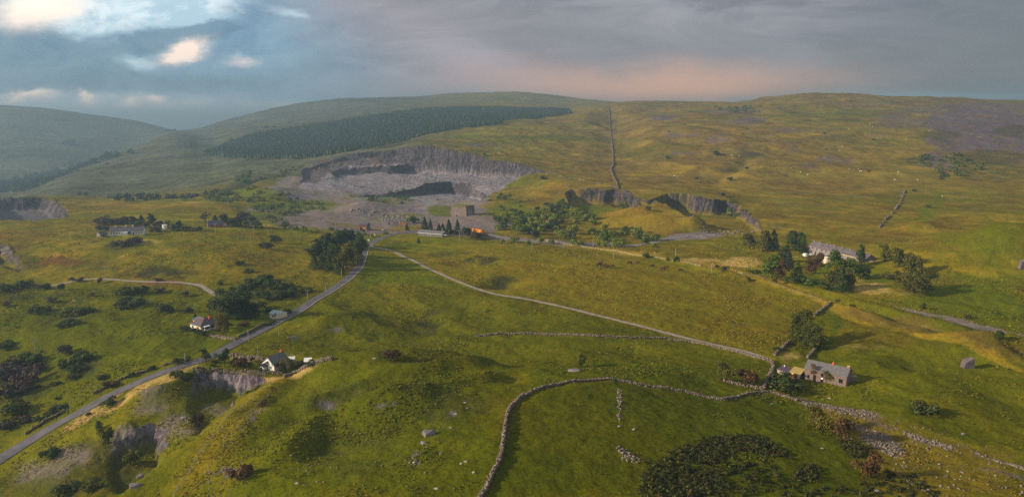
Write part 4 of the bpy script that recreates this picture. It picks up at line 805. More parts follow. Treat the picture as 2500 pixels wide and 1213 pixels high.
# dark gorse and scrub on the left fields
G1 = 'dark gorse clumps on the left pasture'
for u, v, w_, h in ((40, 900, 60, 26), (75, 885, 60, 26), (25, 925, 60, 30), (70, 930, 70, 34), (50, 960, 60, 34), (95, 905, 40, 22), (20, 965, 40, 26), (40, 1010, 60, 36), (60, 1030, 44, 20), (15, 1045, 40, 20)): shrub(u, v, w_, h, L_PUR if (u+v) % 3 else L_DARK, 'dark gorse in the large clump at the left edge', 'low', 'large gorse clump at the left edge')
for u, v, w_, h in ((180, 890, 50, 22), (205, 878, 50, 20), (190, 908, 44, 20), (165, 900, 36, 18), (180, 925, 26, 14)): shrub(u, v, w_, h, L_DARK, 'dark gorse in the slanting clump on the left pasture', 'low', 'slanting gorse clump on the left pasture')
for u, v, w_, h in ((145, 1000, 34, 14), (128, 1008, 26, 12), (100, 1025, 34, 12), (142, 975, 14, 8), (135, 940, 24, 10), (92, 946, 14, 8), (15, 850, 40, 18)): shrub(u, v, w_, h, L_DARK, 'low scrub between the gorse clumps and the road', 'low', 'low scrub left of the road')
for u, v, w_, h, l in ((320, 745, 66, 20, 'long clump in mid field'), (308, 718, 42, 16, 'left clump above the long one'), (345, 714, 36, 18, 'right clump above the long one'), (402, 762, 34, 22, 'round clump left of the sycamore'), (453, 722, 17, 12, 'single round bush near the lane bend'), (460, 765, 24, 14, 'bush left of the sycamore'), (392, 712, 20, 9, 'flat bush below the lane'), (188, 768, 64, 18, 'reddish clump by the twin pole'), (165, 795, 46, 15, 'clump below the twin pole'),
                         (95, 763, 46, 17, 'broad clump near the left edge'), (128, 738, 25, 12, 'bush above the broad clump'), (18, 748, 20, 12, 'bush at the left edge'), (150, 708, 16, 16, 'bush at the lane end'), (105, 706, 28, 13, 'dark clump on the lane'), (245, 692, 14, 13, 'bush touching the lane'), (193, 688, 20, 10, 'bush above the lane'), (175, 686, 14, 9, 'left bush above the lane'), (225, 722, 12, 8, 'tiny bush below the lane'), (387, 686, 16, 8, 'bush on the reddish lane bank'), (60, 700, 40, 16, 'grey clump far left'), (20, 710, 40, 18, 'dark clump far left'), (330, 1, 0, 0, '')):
    if w_: shrub(u, v, w_, h, L_DARK if w_ > 30 else L_PUR, 'dark scrub on the upper left field, '+l, 'low' if w_ > 30 else 'bush', G1)
for u, v, w_, h in ((635, 690, 60, 18), (600, 705, 44, 14), (665, 700, 44, 16), (690, 705, 40, 16), (720, 712, 30, 12), (705, 722, 34, 14), (672, 728, 44, 16), (640, 722, 40, 14), (745, 715, 30, 14), (585, 645, 20, 8), (608, 665, 22, 9), (538, 695, 14, 9)): shrub(u, v, w_, h, L_DARK, 'dark scrub on the slope between lane and road', 'low', 'scrub on the slope left of the road')

def inpoly(poly, n, rn, mind=0.0):
    xs = [p[0] for p in poly]; ys = [p[1] for p in poly]; out_ = []; tries = 0
    while len(out_) < n and tries < n*60:
        tries += 1; x, y = rn.uniform(min(xs), max(xs)), rn.uniform(min(ys), max(ys)); k = False
        for i in range(len(poly)):
            x1, y1 = poly[i]; x2, y2 = poly[(i+1) % len(poly)]
            if (y1 > y) != (y2 > y) and x < (x2-x1)*(y-y1)/(y2-y1)+x1: k = not k
        if k and all((x-p[0])**2+(y-p[1])**2 > mind*mind for p in out_[-60:]): out_.append((x, y))
    return out_
rn = random.Random(5)
SCRUB = []
def scatter(poly, n, wr, hr, mats, label, group, kinds=('bush',), mind=2.0, name='shrub'):
    for x, y in inpoly(poly, n, rn, mind):
        w_ = rn.uniform(*wr)
        if not group.startswith('willow'): SCRUB.append((x, y, ground(x, y)-.3, w_, w_*rn.uniform(*hr))); continue
        shrub(0, 0, 0, 0, rn.choice(mats), label, rn.choice(kinds), group, name, xy=(x, y), size=(w_, w_*rn.uniform(*hr)))
scatter(P((1205, 560), (1235, 575), (1300, 585), (1400, 585), (1400, 555), (1450, 560), (1440, 530), (1400, 515), (1390, 500), (1330, 500), (1300, 520), (1250, 515), (1210, 530)), 95, (4.5, 10), (.6, .85), [L_WIL, L_WIL, L_MID, L_GRY], 'green willow shrub in the dense thicket below the central crags', 'willow thicket below the central crags', mind=4)
scatter(P((1430, 558), (1470, 550), (1560, 565), (1605, 580), (1600, 598), (1480, 595), (1440, 580)), 34, (4.5, 8), (.6, .85), [L_WIL, L_MID], 'green willow shrub in front of the smooth green spoil mound', 'willow thicket in front of the spoil mound', mind=3.5)
scatter(P((1205, 470), (1280, 480), (1300, 500), (1220, 515), (1190, 500)), 18, (4, 8), (.5, .7), [L_WIL, L_PUR, L_GRY], 'scattered shrub on the grassy shoulder right of the lower quarry pit', 'shrubs right of the lower quarry pit', mind=5)
for u in (1225, 1256, 1290, 1322, 1345, 1398, 1412, 1420, 1465, 1475, 1502, 1512, 1595): shrub(u, 592+(u-1220)*0.03+rn.uniform(-2, 4), rn.uniform(14, 26), rn.uniform(9, 15), L_WIL, 'green shrub beside the curving quarry track', group='shrubs along the quarry track')
scatter(P((915, 478), (965, 462), (1005, 470), (1010, 485), (950, 498), (880, 500)), 26, (4, 9), (.6, .8), [L_WIL, L_MID, L_GRY], 'green shrub on the bank in front of the big quarry floor', 'shrubs on the bank before the quarry floor', mind=3.5)
scatter(P((560, 470), (640, 455), (700, 470), (740, 490), (800, 500), (790, 515), (700, 530), (640, 520), (570, 490)), 60, (4, 9), (.5, .75), [L_MID, L_WIL, L_PUR, L_GRY, L_DARK], 'shrub on the rough ground left of the big quarry', 'shrubs left of the big quarry', mind=5)
scatter(P((650, 530), (720, 545), (760, 560), (870, 560), (950, 570), (900, 580), (760, 570), (660, 550)), 34, (3.5, 7), (.5, .75), [L_MID, L_DARK, L_WIL, L_GRY], 'shrub along the lower edge of the quarry yard', 'shrubs along the quarry yard edge', mind=3)
scatter(P((490, 478), (560, 472), (600, 490), (590, 500), (520, 492)), 22, (5, 11), (.6, .9), [L_DARK, L_GRY], 'dark tree like shrub in the stream gully beyond the straw ridge', 'gully scrub beyond the straw ridge', mind=4)
scatter(P((590, 435), (612, 415), (606, 440), (570, 462)), 16, (6, 12), (.4, .6), [L_DARK], 'dark scrub filling the narrow ravine on the pale hillside', 'scrub in the hillside ravine', mind=4)
scatter(P((600, 440), (700, 415), (750, 395), (740, 410), (650, 445)), 22, (4, 9), (.45, .6), [L_DARK, L_MID], 'dark shrub along the upper left rim of the big quarry', 'shrubs on the upper left quarry rim', mind=5)
scatter(P((1430, 470), (1530, 470), (1550, 485), (1480, 484)), 10, (5, 9), (.4, .6), [L_DARK, L_DARK], 'dark bush clinging to the top of the left crag', 'bushes on the left crag', mind=4)
scatter(P((1740, 490), (1790, 492), (1810, 515), (1760, 510)), 8, (5, 9), (.4, .6), [L_DARK, L_OLV], 'dark bush clinging to the top of the right crag', 'bushes on the right crag', mind=4)
scatter(P((2230, 385), (2330, 375), (2420, 420), (2300, 440)), 26, (7, 16), (.35, .6), [L_DARK, L_OLV], 'dark thorn bush below the purple scree on the right moor', 'thorns below the purple scree', mind=14)
scatter(P((1735, 262), (1830, 262), (1860, 276), (1790, 280)), 26, (7, 13), (.5, .8), [L_DARK], 'tiny dark thorn near the moor skyline', 'thorns near the moor skyline', mind=14)
for u, v, w_ in ((1821, 413, 9), (1782, 442, 16), (1765, 479, 13), (1491, 442, 6), (1183, 379, 9), (1326, 438, 12), (2232, 468, 10), (2265, 507, 12), (1955, 520, 1), (2131, 343, 7), (2013, 328, 7), (2017, 366, 5), (1930, 361, 1), (1750, 379, 18), (1630, 388, 12), (2120, 420, 8), (1451, 442, 5), (1530, 505, 12), (1495, 505, 12), (1582, 512, 14), (1856, 262, 5), (1868, 575, 20), (1935, 575, 20), (1700, 437, 8), (1632, 323, 6), (1822, 317, 6)):
    if w_ > 1: shrub(u, v, w_, w_*0.6, L_DARK if v < 500 else L_OLV, 'lone dark thorn bush on the open moor or crag slope', group='lone thorns on the moor')
tag(stuffmesh('scrub', SCRUB, L_MID, 130, 9), 'scattered green and dark scrub on quarry edges, gullies and the moor', 'scrub', kind='stuff')
# lines of trees in the far left valley
items = []
for poly, n, hs in ((P((0, 445), (0, 470), (60, 468), (130, 440), (200, 412), (260, 390), (330, 372), (300, 376), (200, 396), (110, 420), (60, 436)), 420, (9, 15)), (P((560/3.57, 352), (185, 344), (182, 352), (150, 356)), 14, (12, 18)), (P((140, 470), (260, 485), (480, 478), (560, 470), (480, 486), (300, 492)), 60, (5, 8))):
    for x, y in inpoly(poly, n, rn, 3): h = rn.uniform(*hs); items.append((x, y, ground(x, y), h*rn.uniform(.9, 1.3), h))
tag(stuffmesh('valley_woodland', items, L_CNB, 46, 5), 'hazy dark woodland filling the far left valley floor', 'woodland', kind='stuff')
for u, v, h, w_, l in ((408, 321, 6, 7, 'left'), (416, 321, 5, 9, 'middle'), (426, 321, 6, 9, 'right')): T('skyline_tree', u, v, h, w_, 'round', L_CNB, 'tiny tree on the saddle between the far hills, '+l+' of three', group='trees on the far saddle')
for u, v, h, w_ in ((325, 377, 6, 9), (262, 402, 5, 10), (190, 418, 4, 12), (172, 353, 8, 16), (650, 312, 4, 14), (668, 312, 4, 14), (555, 384, 5, 10), (597, 387, 5, 10), (640, 388, 5, 9), (680, 389, 5, 8)): T('hillside_tree', u, v, h, w_, 'round', L_CNB, 'small hazy tree on the far left hillsides', group='small trees on the far hillsides')
# the conifer plantation on the hill
fp = P((498, 376), (540, 384), (600, 386), (680, 387), (760, 386), (840, 372), (920, 358), (985, 345), (1060, 325), (1120, 314), (1180, 308), (1222, 305), (1226, 296), (1300, 290), (1395, 277), (1380, 271), (1300, 268), (1250, 266), (1120, 266), (1080, 268), (1000, 273), (960, 278), (880, 290), (800, 303), (700, 318), (640, 328), (560, 346))
pts = []; xs = [p[0] for p in fp]; ys = [p[1] for p in fp]
q = 6.2; gxs, gys = np.meshgrid(np.arange(min(xs), max(xs), q), np.arange(min(ys), max(ys), q*1.1)); rg = np.random.default_rng(4)
gxs = gxs+rg.uniform(-3, 3, gxs.shape); gys = gys+rg.uniform(-3.4, 3.4, gys.shape); dd = sdist(fp, gxs.ravel(), gys.ravel())+6*fbm(gxs.ravel(), gys.ravel(), 60, 3, 8)
px_f, py_f = gxs.ravel()[dd > 0], gys.ravel()[dd > 0]; nF = len(px_f); zf = np.array([ground(a, b_) for a, b_ in zip(px_f, py_f)])
hf = rg.uniform(8, 13, nF)*(1+0.25*fbm(px_f, py_f, 120, 2, 9)); wf = hf*rg.uniform(.42, .62, nF)
k = 6; Vv = []; an_ = np.arange(k)*2*math.pi/k; tiers = ((0.06, 0.5), (0.45, 0.22), (0.38, 0.40), (1.0, 0.01))
for fz, fr_ in tiers:
    jj = rg.uniform(.75, 1.25, (nF, k)); rr_ = wf[:, None]*fr_*jj
    Vv.append(np.stack([px_f[:, None]+rr_*np.cos(an_), py_f[:, None]+rr_*np.sin(an_), zf[:, None]+(hf*fz)[:, None]+0*rr_], -1))
Vv = np.stack(Vv, 1).reshape(-1, 3); fb = []
for tr_ in (0, 1, 2):
    if tr_ == 1: continue
    for j in range(k): a_, b_ = tr_*k+j, tr_*k+(j+1) % k; fb.append((a_, b_, b_+k, a_+k))
for j in range(k): a_, b_ = j, (j+1) % k; fb.append((a_, b_, b_+2*k, a_+2*k))
fb = np.array(fb); Ff = (np.arange(nF)[:, None, None]*4*k+fb[None]).reshape(-1, 4)
tt = np.repeat(rg.uniform(.8, 1.2, nF)*(1+0.35*fbm(px_f, py_f, 70, 3, 10)), 4*k)
o = link('conifer_forest', npmesh('conifer_forest', Vv, Ff, False, np.c_[tt, tt, tt]), None, leafmat('forest_needles', (0.030, 0.052, 0.026), 0, 0.0)); tag(o, 'dark conifer plantation covering the hillside above the big quarry', 'forest', kind='stuff')
# bracken in the right foreground
items = []
for poly, n in ((P((1575, 1213), (1590, 1150), (1640, 1105), (1700, 1085), (1780, 1062), (1860, 1068), (1870, 1090), (1800, 1098), (1740, 1110), (1720, 1140), (1760, 1175), (1770, 1213)), 1700), (P((1840, 1075), (1920, 1095), (1900, 1115), (1850, 1110)), 120), (P((1950, 1145), (1990, 1135), (1985, 1170), (1950, 1175)), 90), (P((1900, 1200), (2100, 1190), (2240, 1150), (2300, 1213), (1900, 1213)), 160), (P((2060, 1080), (2115, 1090), (2110, 1120), (2070, 1110)), 130), (P((1700, 1100), (1850, 1090), (1950, 1200), (1780, 1200)), 200)):
    for x, y in inpoly(poly, n, rn, 0.3):
        if float(fbm(np.array([x]), np.array([y]), 9, 3, 44)[0]) < -0.42: continue
        w_ = rn.uniform(.5, 1.9); items.append((x+rn.gauss(0, 1.2), y+rn.gauss(0, 1.2), ground(x, y)-.1, w_, w_*rn.uniform(.25, .6)))
tag(stuffmesh('bracken', items, leafmat('bracken_fronds', (0.055, 0.056, 0.013)), 34, 6), 'dark ring of bracken thicket in the right foreground pasture', 'bracken', kind='stuff')
# rough grass tussocks: far too many to count
rg = np.random.default_rng(77); N_ = 150000; ty = 130*(520/130)**rg.random(N_); ta = rg.uniform(-0.84, 0.84, N_); tx = ta*ty
tz, tj, ti = groundv(tx, ty); pm_ = fbm(tx, ty, 24, 4, 301)+0.5*fbm(tx, ty, 5, 2, 302)
keep = (pm_ > 0.08+0.25*rg.random(N_)) & (RM[tj, ti] < 0.05) & (ROCKM[tj, ti] < 0.3); tx, ty, tz, tj, ti = tx[keep], ty[keep], tz[keep], tj[keep], ti[keep]
n = len(tx); tw = rg.uniform(.3, .8, n)*(0.7+ty/400); th = tw*rg.uniform(.35, .65, n); kf = 5
d = rg.normal(0, 1, (n, kf, 3)); d[..., 2] = np.abs(d[..., 2]); d /= np.linalg.norm(d, axis=2)[..., None]
C_ = np.stack([tx, ty, tz-.03], 1)[:, None, :]+d*np.stack([tw*.45, tw*.45, th], 1)[:, None, :]*.8
V, Fq = quads(C_.reshape(-1, 3), d.reshape(-1, 3)+np.array([0, 0, .5]), np.repeat(tw*.30, kf), rg)
cc_ = col[tj, ti]*rg.uniform(.8, 1.7, (n, 1))*np.array([1.10, 1.0, 1.0]); cc_ = np.repeat(cc_, 4*kf, 0)
tag(link('grass_tussocks', npmesh('grass_tussocks', V, Fq, False, cc_), None, leafmat('tussock_grass', (1, 1, 1), 0, 0.1)), 'rough grass tussocks over the near and middle pastures', 'grass', kind='stuff')
# ------------------------------------------------------------------ buildings
class MB:
    def __init__(s): s.V = []; s.F = []
    def add(s, V, Fc):
        b = len(s.V); s.V += [tuple(v) for v in V]; s.F += [tuple(i+b for i in f) for f in Fc]; return s
    def box(s, x0, y0, z0, x1, y1, z1):
        return s.add([(x, y, z) for z in (z0, z1) for y in (y0, y1) for x in (x0, x1)], [(0, 2, 3, 1), (4, 5, 7, 6), (0, 1, 5, 4), (1, 3, 7, 5), (3, 2, 6, 7), (2, 0, 4, 6)])
    def cyl(s, x, y, z0, z1, r0, r1=None, k=10):
        r1 = r0 if r1 is None else r1
        V = [(x+r*math.cos(2*math.pi*j/k), y+r*math.sin(2*math.pi*j/k), z) for z, r in ((z0, r0), (z1, r1)) for j in range(k)]
        return s.add(V, [(j, (j+1) % k, k+(j+1) % k, k+j) for j in range(k)]+[tuple(range(k-1, -1, -1)), tuple(range(k, 2*k))])
    def prism(s, pts, y0, y1):                    # outline in x, z pushed along y
        n = len(pts); V = [(x, y0, z) for x, z in pts]+[(x, y1, z) for x, z in pts]
        return s.add(V, [tuple(range(n)), tuple(range(2*n-1, n-1, -1))]+[(i, (i+1) % n+0, n+(i+1) % n, n+i)[::-1] for i in range(n)])
    def prismx(s, pts, x0, x1):                   # outline in y, z pushed along x
        n = len(pts); V = [(x0, y, z) for y, z in pts]+[(x1, y, z) for y, z in pts]
        return s.add(V, [tuple(range(n))[::-1], tuple(range(n, 2*n))]+[(i, (i+1) % n, n+(i+1) % n, n+i) for i in range(n)])
    def build(s, name, m, parent=None):
        me = bpy.data.meshes.new(name); me.from_pydata(s.V, [], s.F); me.validate(); me.update()
        return link(name, me, parent, m)
M_STONE = mat('rubble_stone', (0.200, 0.145, 0.130), 0.95, 2.2, 0.45, 0.08); M_STONEG = mat('grey_rubble_stone', (0.215, 0.190, 0.195), 0.95, 1.6, 0.45, 0.08)
M_SLATE = mat('weathered_slate', (0.140, 0.135, 0.150), 0.8, 1.4, 0.25, 0.03); M_SLATED = mat('dark_slate', (0.105, 0.095, 0.125), 0.7, 1.2, 0.2, 0.03)
M_CREAM = mat('cream_render', (0.78, 0.68, 0.48), 0.85, 0.8, 0.08); M_WHITE = mat('white_render', (0.80, 0.77, 0.74), 0.8, 0.8, 0.08)
M_WPAINT = mat('white_paint', (0.8, 0.8, 0.8), 0.5); M_GLASS = mat('window_glass', (0.02, 0.022, 0.03), 0.12, spec=0.6); M_DARK = mat('dark_opening', (0.012, 0.011, 0.012), 0.9)
M_RED = mat('red_clay_tile', (0.48, 0.11, 0.075), 0.8, 2.0, 0.2); M_BRICK = mat('red_brick', (0.36, 0.13, 0.075), 0.9, 2.5, 0.35); M_WOODD = mat('dark_weathered_wood', (0.085, 0.062, 0.06), 0.9, 3.0, 0.3, stretch=(1, 1, .2))
M_WOOD = mat('bleached_wood', (0.34, 0.29, 0.23), 0.9, 2.0, 0.25, stretch=(1, 1, .3)); M_ORANGE = mat('orange_paint', (0.72, 0.26, 0.03), 0.5, 1.5, 0.12); M_RUST = mat('rusty_sheet', (0.30, 0.10, 0.05), 0.8, 1.5, 0.4)
M_YROOF = mat('mossy_yellow_sheet', (0.36, 0.27, 0.09), 0.85, 1.5, 0.3); M_PROOF = mat('purple_brown_felt', (0.085, 0.055, 0.085), 0.8, 1.5, 0.25); M_BLUER = mat('pale_blue_sheet', (0.33, 0.42, 0.48), 0.6, 1.0, 0.1)
M_CONC = mat('weathered_concrete', (0.17, 0.135, 0.125), 0.95, 0.8, 0.4, 0.06); M_TURF = mat('turf', (0.12, 0.12, 0.02), 0.95, 1.5, 0.3, 0.1); M_GREYW = mat('grey_block_wall', (0.15, 0.14, 0.15), 0.9, 1.0, 0.2)
M_METAL = mat('galvanised_metal', (0.45, 0.45, 0.45), 0.5, metal=0.6); M_POLE = mat('pole_timber', (0.33, 0.29, 0.24), 0.9, 3.0, 0.2); M_TYRE = mat('tyre_rubber', (0.03, 0.03, 0.03), 0.9); M_CANVAS = mat('cream_canvas', (0.78, 0.58, 0.42), 0.9)
M_PINK = mat('pink_gravel', (0.40, 0.21, 0.17), 0.9, 2.0, 0.2); M_YFAS = mat('pale_yellow_fascia', (0.62, 0.52, 0.20), 0.7)

def site(name, label, cat, fl, fr, dz=0.0):
    """root at the front left ground corner, x running along the front"""
    a, b_ = pt(*fl), pt(*fr); d = b_-a; L = math.hypot(d.x, d.y); yaw = math.atan2(d.y, d.x)
    r = empty(name, (a.x, a.y, min(a.z, b_.z)+dz), yaw); tag(r, label, cat); return r, L
def gable(r, L, D, he, hr, mw, mr, over=0.35, base=-2.5, th=0.22, x0=0.0, y0=0.0, nm='wall'):
    w_ = MB(); w_.prismx([(y0, base), (y0+D, base), (y0+D, he), (y0+D/2, hr), (y0, he)], x0, x0+L); w_.build(nm, mw, r)
    k = (hr-he)/(D/2); f = MB()
    for sgn in (-1, 1):
        e = D/2+over; yc = y0+D/2
        pts = [(yc, hr+0.03), (yc+sgn*e, hr+0.03-k*e), (yc+sgn*e, hr+0.03-k*e+th), (yc, hr+0.03+th)]
        f.prismx(pts if sgn > 0 else pts[::-1], x0-over*0.6, x0+L+over*0.6)
    return f.build('roof', mr, r)
def chimney(rf, x, y, z0, z1, w_, m, pots=1, potm=None):
    c_ = MB().box(x-w_/2, y-w_/2, z0, x+w_/2, y+w_/2, z1).box(x-w_/2-.06, y-w_/2-.06, z1-.25, x+w_/2+.06, y+w_/2+.06, z1-.08).build('chimney', m, rf)
    p = MB()
    for i in range(pots): p.cyl(x+(i-(pots-1)/2)*0.4, y, z1, z1+0.45, 0.14, 0.11, 8)
    return c_
def win(r, x, z, w_, h, y=0.0, fm=None, sill=True, name='window'):
    """window in the front wall"""
    fm = fm or M_WPAINT; g_ = MB().box(x-w_/2, y-0.05, z, x+w_/2, y+0.02, z+h).build(name, M_GLASS, r)
    f = MB(); b_ = 0.09
    f.box(x-w_/2-b_, y-.08, z-b_, x-w_/2, y+.03, z+h+b_).box(x+w_/2, y-.08, z-b_, x+w_/2+b_, y+.03, z+h+b_).box(x-w_/2, y-.08, z+h, x+w_/2, y+.03, z+h+b_).box(x-w_/2, y-.08, z-b_, x+w_/2, y+.03, z)
    if w_ > 0.7: f.box(x-.035, y-.075, z, x+.035, y-.052, z+h)
    f.build('frame', fm, g_); return g_
def winside(r, L, y, z, w_, h, fm=None):
    fm = fm or M_WPAINT; g_ = MB().box(L-.02, y-w_/2, z, L+.05, y+w_/2, z+h).build('window', M_GLASS, r)
    f = MB(); b_ = .09
    f.box(L-.03, y-w_/2-b_, z-b_, L+.08, y-w_/2, z+h+b_).box(L-.03, y+w_/2, z-b_, L+.08, y+w_/2+b_, z+h+b_).box(L-.03, y-w_/2, z+h, L+.08, y+w_/2, z+h+b_).box(L-.03, y-w_/2, z-b_, L+.08, y+w_/2, z)
    f.build('frame', fm, g_); return g_
def door(r, x, w_, h, m, y=0.0, z=0.0): return MB().box(x-w_/2, y-.06, z, x+w_/2, y+.02, z+h).build('door', m, r)
# stone farmhouse on the right
r, L = site('stone_farmhouse', 'old stone farmhouse with grey slate roof, climbers on its front and dark doorways', 'farmhouse', (1963, 925), (2065, 944), 0.1)
rf = gable(r, L, 6.6, 3.8, 5.7, M_STONE, M_SLATE, 0.3)
c_ = chimney(rf, L*0.60, 3.3, 5.2, 6.3, 0.7, M_BRICK); MB().cyl(L*.60, 3.3, 6.3, 6.8, .2, .16).build('chimney_pot', M_ORANGE, c_)
c_ = chimney(rf, L-0.5, 3.3, 5.2, 6.3, 0.85, M_STONE); MB().cyl(L-.7, 3.3, 6.3, 6.6, .16, .13).cyl(L-.25, 3.3, 6.3, 6.6, .16, .13).build('chimney_pot', M_CREAM, c_)
for x, z, w_, h, s_ in ((.25, .0, .9, 2.1, 1), (.43, 0.1, 0.9, 1.9, 1), (.43, 2.15, 0.9, 1.2, 0), (.10, .5, .7, 1.3, 0), (.87, 1.4, 1.2, 1.4, 0), (.18, 2.4, .7, .9, 0), (.62, 2.2, .7, 1.0, 0)):
    if s_: door(r, L*x, w_, h, M_DARK, 0.0, z)
    else:
        g_ = MB().box(L*x-w_/2, -.05, z, L*x+w_/2, .02, z+h).build('window', M_DARK, r)
        MB().box(L*x-w_/2-.15, -.10, z-.18, L*x+w_/2+.15, .02, z).box(L*x-w_/2-.15, -.09, z+h, L*x+w_/2+.15, .02, z+h+.2).build('frame', M_STONEG, g_)
MB().box(L*.43-.35, -.09, 1.25, L*.43+.35, -.055, 1.75).build('board', M_WPAINT, r)
MB().prismx([(5.5, -1), (7.9, -1), (7.9, .9), (5.5, 1.6)], L+.02, L+1.6).build('lean_to', M_STONEG, r)
def climber(r, x, z0, w_, h, seed):
    me = withmat(CM['sparse'][seed % 2], L_OLV if seed else L_BRN); o = link('climbing_plant', me, r); o.location = (x, -0.55, z0); o.scale = (w_, 1.5, h); return o
climber(r, L*.21, 0.3, 3.8, 5.9, 0); climber(r, L*.56, -0.4, 3.4, 5.4, 1); climber(r, L*.52, -0.2, 2.6, 4.6, 0)
# sheds next to it
r, L = site('long_shed', 'low pale timber shed with purple brown felt roof beside the drystone wall', 'shed', (1897, 911), (1927, 918), 0.1)
w_ = MB().prismx([(0, -1.5), (3, -1.5), (3, 2.1), (0, 1.5)], 0, L).build('wall', M_WOOD, r); MB().prismx([(-.3, 1.48), (3.2, 2.18), (3.2, 2.3), (-.3, 1.6)], -.2, L+.2).build('roof', M_PROOF, r); MB().box(.6, 2.4, 2.2, .9, 2.7, 2.7).build('vent_pipe', M_WPAINT, r)
door(r, L*.8, .8, 1.3, M_WOODD); win(r, L*.3, .5, .8, .6)
r, L = site('timber_shed', 'dark timber shed with mossy yellow roof between long shed and farmhouse', 'shed', (1934, 922), (1953, 926), 0.1)
MB().prismx([(0, -1.5), (3.2, -1.5), (3.2, 2.6), (0, 1.9)], 0, L).build('wall', M_WOODD, r); MB().prismx([(-.4, 1.85), (3.5, 2.66), (3.5, 2.8), (-.4, 1.99)], -1.0, L+.3).build('roof', M_YROOF, r); door(r, L*.5, .8, 1.6, M_DARK)
r, L = site('orange_hutch', 'small orange hut with a white lid in front of the timber shed', 'hut', (1930, 921), (1936, 923), 0.1)
MB().box(0, 0, -1, L, 1.1, 1.5).build('wall', M_ORANGE, r); MB().prismx([(-.15, 1.48), (1.2, 1.9), (1.2, 2.0), (-.15, 1.58)], -.1, L+.1).build('roof', M_CREAM, r); door(r, L*.5, .4, 1.1, M_RUST)
# cream bungalow: hip roof
r, L = site('bungalow', 'cream bungalow with dark hip roof, red ridge tiles and white porch', 'bungalow', (465, 803), (497, 812), 0.15)
L = 8.2; D = 10.0; he = 2.4; hr = 4.4
MB().box(0, 0, -2, L, D, he).build('wall', M_CREAM, r)
o = .45; a1_, a2_ = 4.2, D-4.2
rf = MB().add([(-o, -o, he-.05), (L+o, -o, he-.05), (L+o, D+o, he-.05), (-o, D+o, he-.05), (L/2, a1_, hr), (L/2, a2_, hr)], [(0, 1, 4), (1, 2, 5, 4), (2, 3, 5), (3, 0, 4, 5), (3, 2, 1, 0)]).build('roof', M_SLATED, r)
def rod(m_, p, q, rr, k=6):
    p, q = Vector(p), Vector(q); d = (q-p).normalized(); u_ = d.orthogonal().normalized(); w2 = d.cross(u_)
    V = [c0+(u_*math.cos(2*math.pi*j/k)+w2*math.sin(2*math.pi*j/k))*rr for c0 in (p, q) for j in range(k)]
    m_.add(V, [(j, (j+1) % k, k+(j+1) % k, k+j) for j in range(k)]+[tuple(range(k-1, -1, -1)), tuple(range(k, 2*k))]); return m_
rt = MB()
for p, q in (((-o, -o, he), (L/2, a1_, hr+.03)), ((L+o, -o, he), (L/2, a1_, hr+.03)), ((L/2, a1_, hr+.03), (L/2, a2_, hr+.03)), ((L/2, a2_, hr+.03), (L+o, D+o, he)), ((L/2, a2_, hr+.03), (-o, D+o, he))): rod(rt, p, q, .15)
rt.build('ridge_tiles', M_RED, rf)
c_ = chimney(rf, L/2+1.2, a2_+.2, 3.5, 5.0, .8, M_BRICK); MB().cyl(L/2+1.0, a2_+.2, 5.0, 5.5, .16).cyl(L/2+1.4, a2_+.2, 5.0, 5.5, .16).build('chimney_pot', M_RED, c_)
win(r, 2.0, .8, 1.3, 1.1); win(r, 6.0, .8, 1.6, 1.1)
for y, w_ in ((5.2, 2.2), (7.8, 1.6)): winside(r, L, y, .7, w_, 1.3)
p = MB().box(L, 1.0, -1, L+1.6, 3.4, 1.0).build('porch', M_WPAINT, r); MB().box(L, 1.0, 2.1, L+1.7, 3.5, 2.35).box(L+1.45, 1.0, 1.0, L+1.6, 1.15, 2.1).box(L+1.45, 3.25, 1.0, L+1.6, 3.4, 2.1).box(L+.7, 1.0, 1.0, L+.8, 1.1, 2.1).build('porch_frame', M_WPAINT, p); MB().box(L, 1.06, 1.0, L+1.5, 3.3, 2.1).build('porch_glass', M_GLASS, p)
MB().box(L+.02, 3.6, -.6, L+2.0, D, .12).box(L+.3, -1.2, -1, L+2.6, 1.0, .1).build('patio', M_PINK, r)
MB().prism([(-4.6, -2), (-.1, -2), (-.1, 2.1), (-4.6, 2.1)], 4.0, 8.5).build('annex_wall', M_CREAM, r); MB().prismx([(3.7, 2.08), (6.25, 3.5), (8.8, 2.08), (8.8, 2.2), (6.25, 3.64), (3.7, 2.2)], -5.0, -.1).build('annex_roof', M_SLATED, r)
MB().prism([(-4.66, 2.0), (-4.55, 2.0), (-4.55, 2.4), (-4.66, 2.4)], 3.7, 6.2).build('barge_board', M_WPAINT, r)
g_ = MB().box(-3.4, 3.95, .8, -2.2, 4.02, 1.7).build('window', M_GLASS, r)
# white cottage: the gable faces left and towards us
r, L = site('white_cottage', 'white cottage with steep grey slate roof and gable facing the cliff edge', 'cottage', (640, 899), (676, 908), 0.1)
W = 6.2; Dp = 6.6; he = 2.0; hr = 4.5
MB().prism([(0, -2), (W, -2), (W, he), (W/2, hr), (0, he)], 0, Dp).build('wall', M_WHITE, r)
k_ = (hr-he)/(W/2); f = MB(); e = W/2+.5
f.prism([(W/2, hr+.03), (W/2-e, hr+.03-k_*e), (W/2-e, hr+.25-k_*e), (W/2, hr+.25)], -.25, Dp+.3); f.prism([(W/2, hr+.03), (W/2, hr+.25), (W/2+e, hr+.25-k_*e), (W/2+e, hr+.03-k_*e)], -.25, Dp+.3)
rf = f.build('roof', M_SLATE, r); c_ = chimney(rf, W/2, Dp-.5, 4.0, 5.3, .8, M_BRICK); MB().cyl(W/2-.25, Dp-.5, 5.3, 5.7, .13).cyl(W/2+.25, Dp-.5, 5.3, 5.7, .13).build('chimney_pot', M_RED, c_)
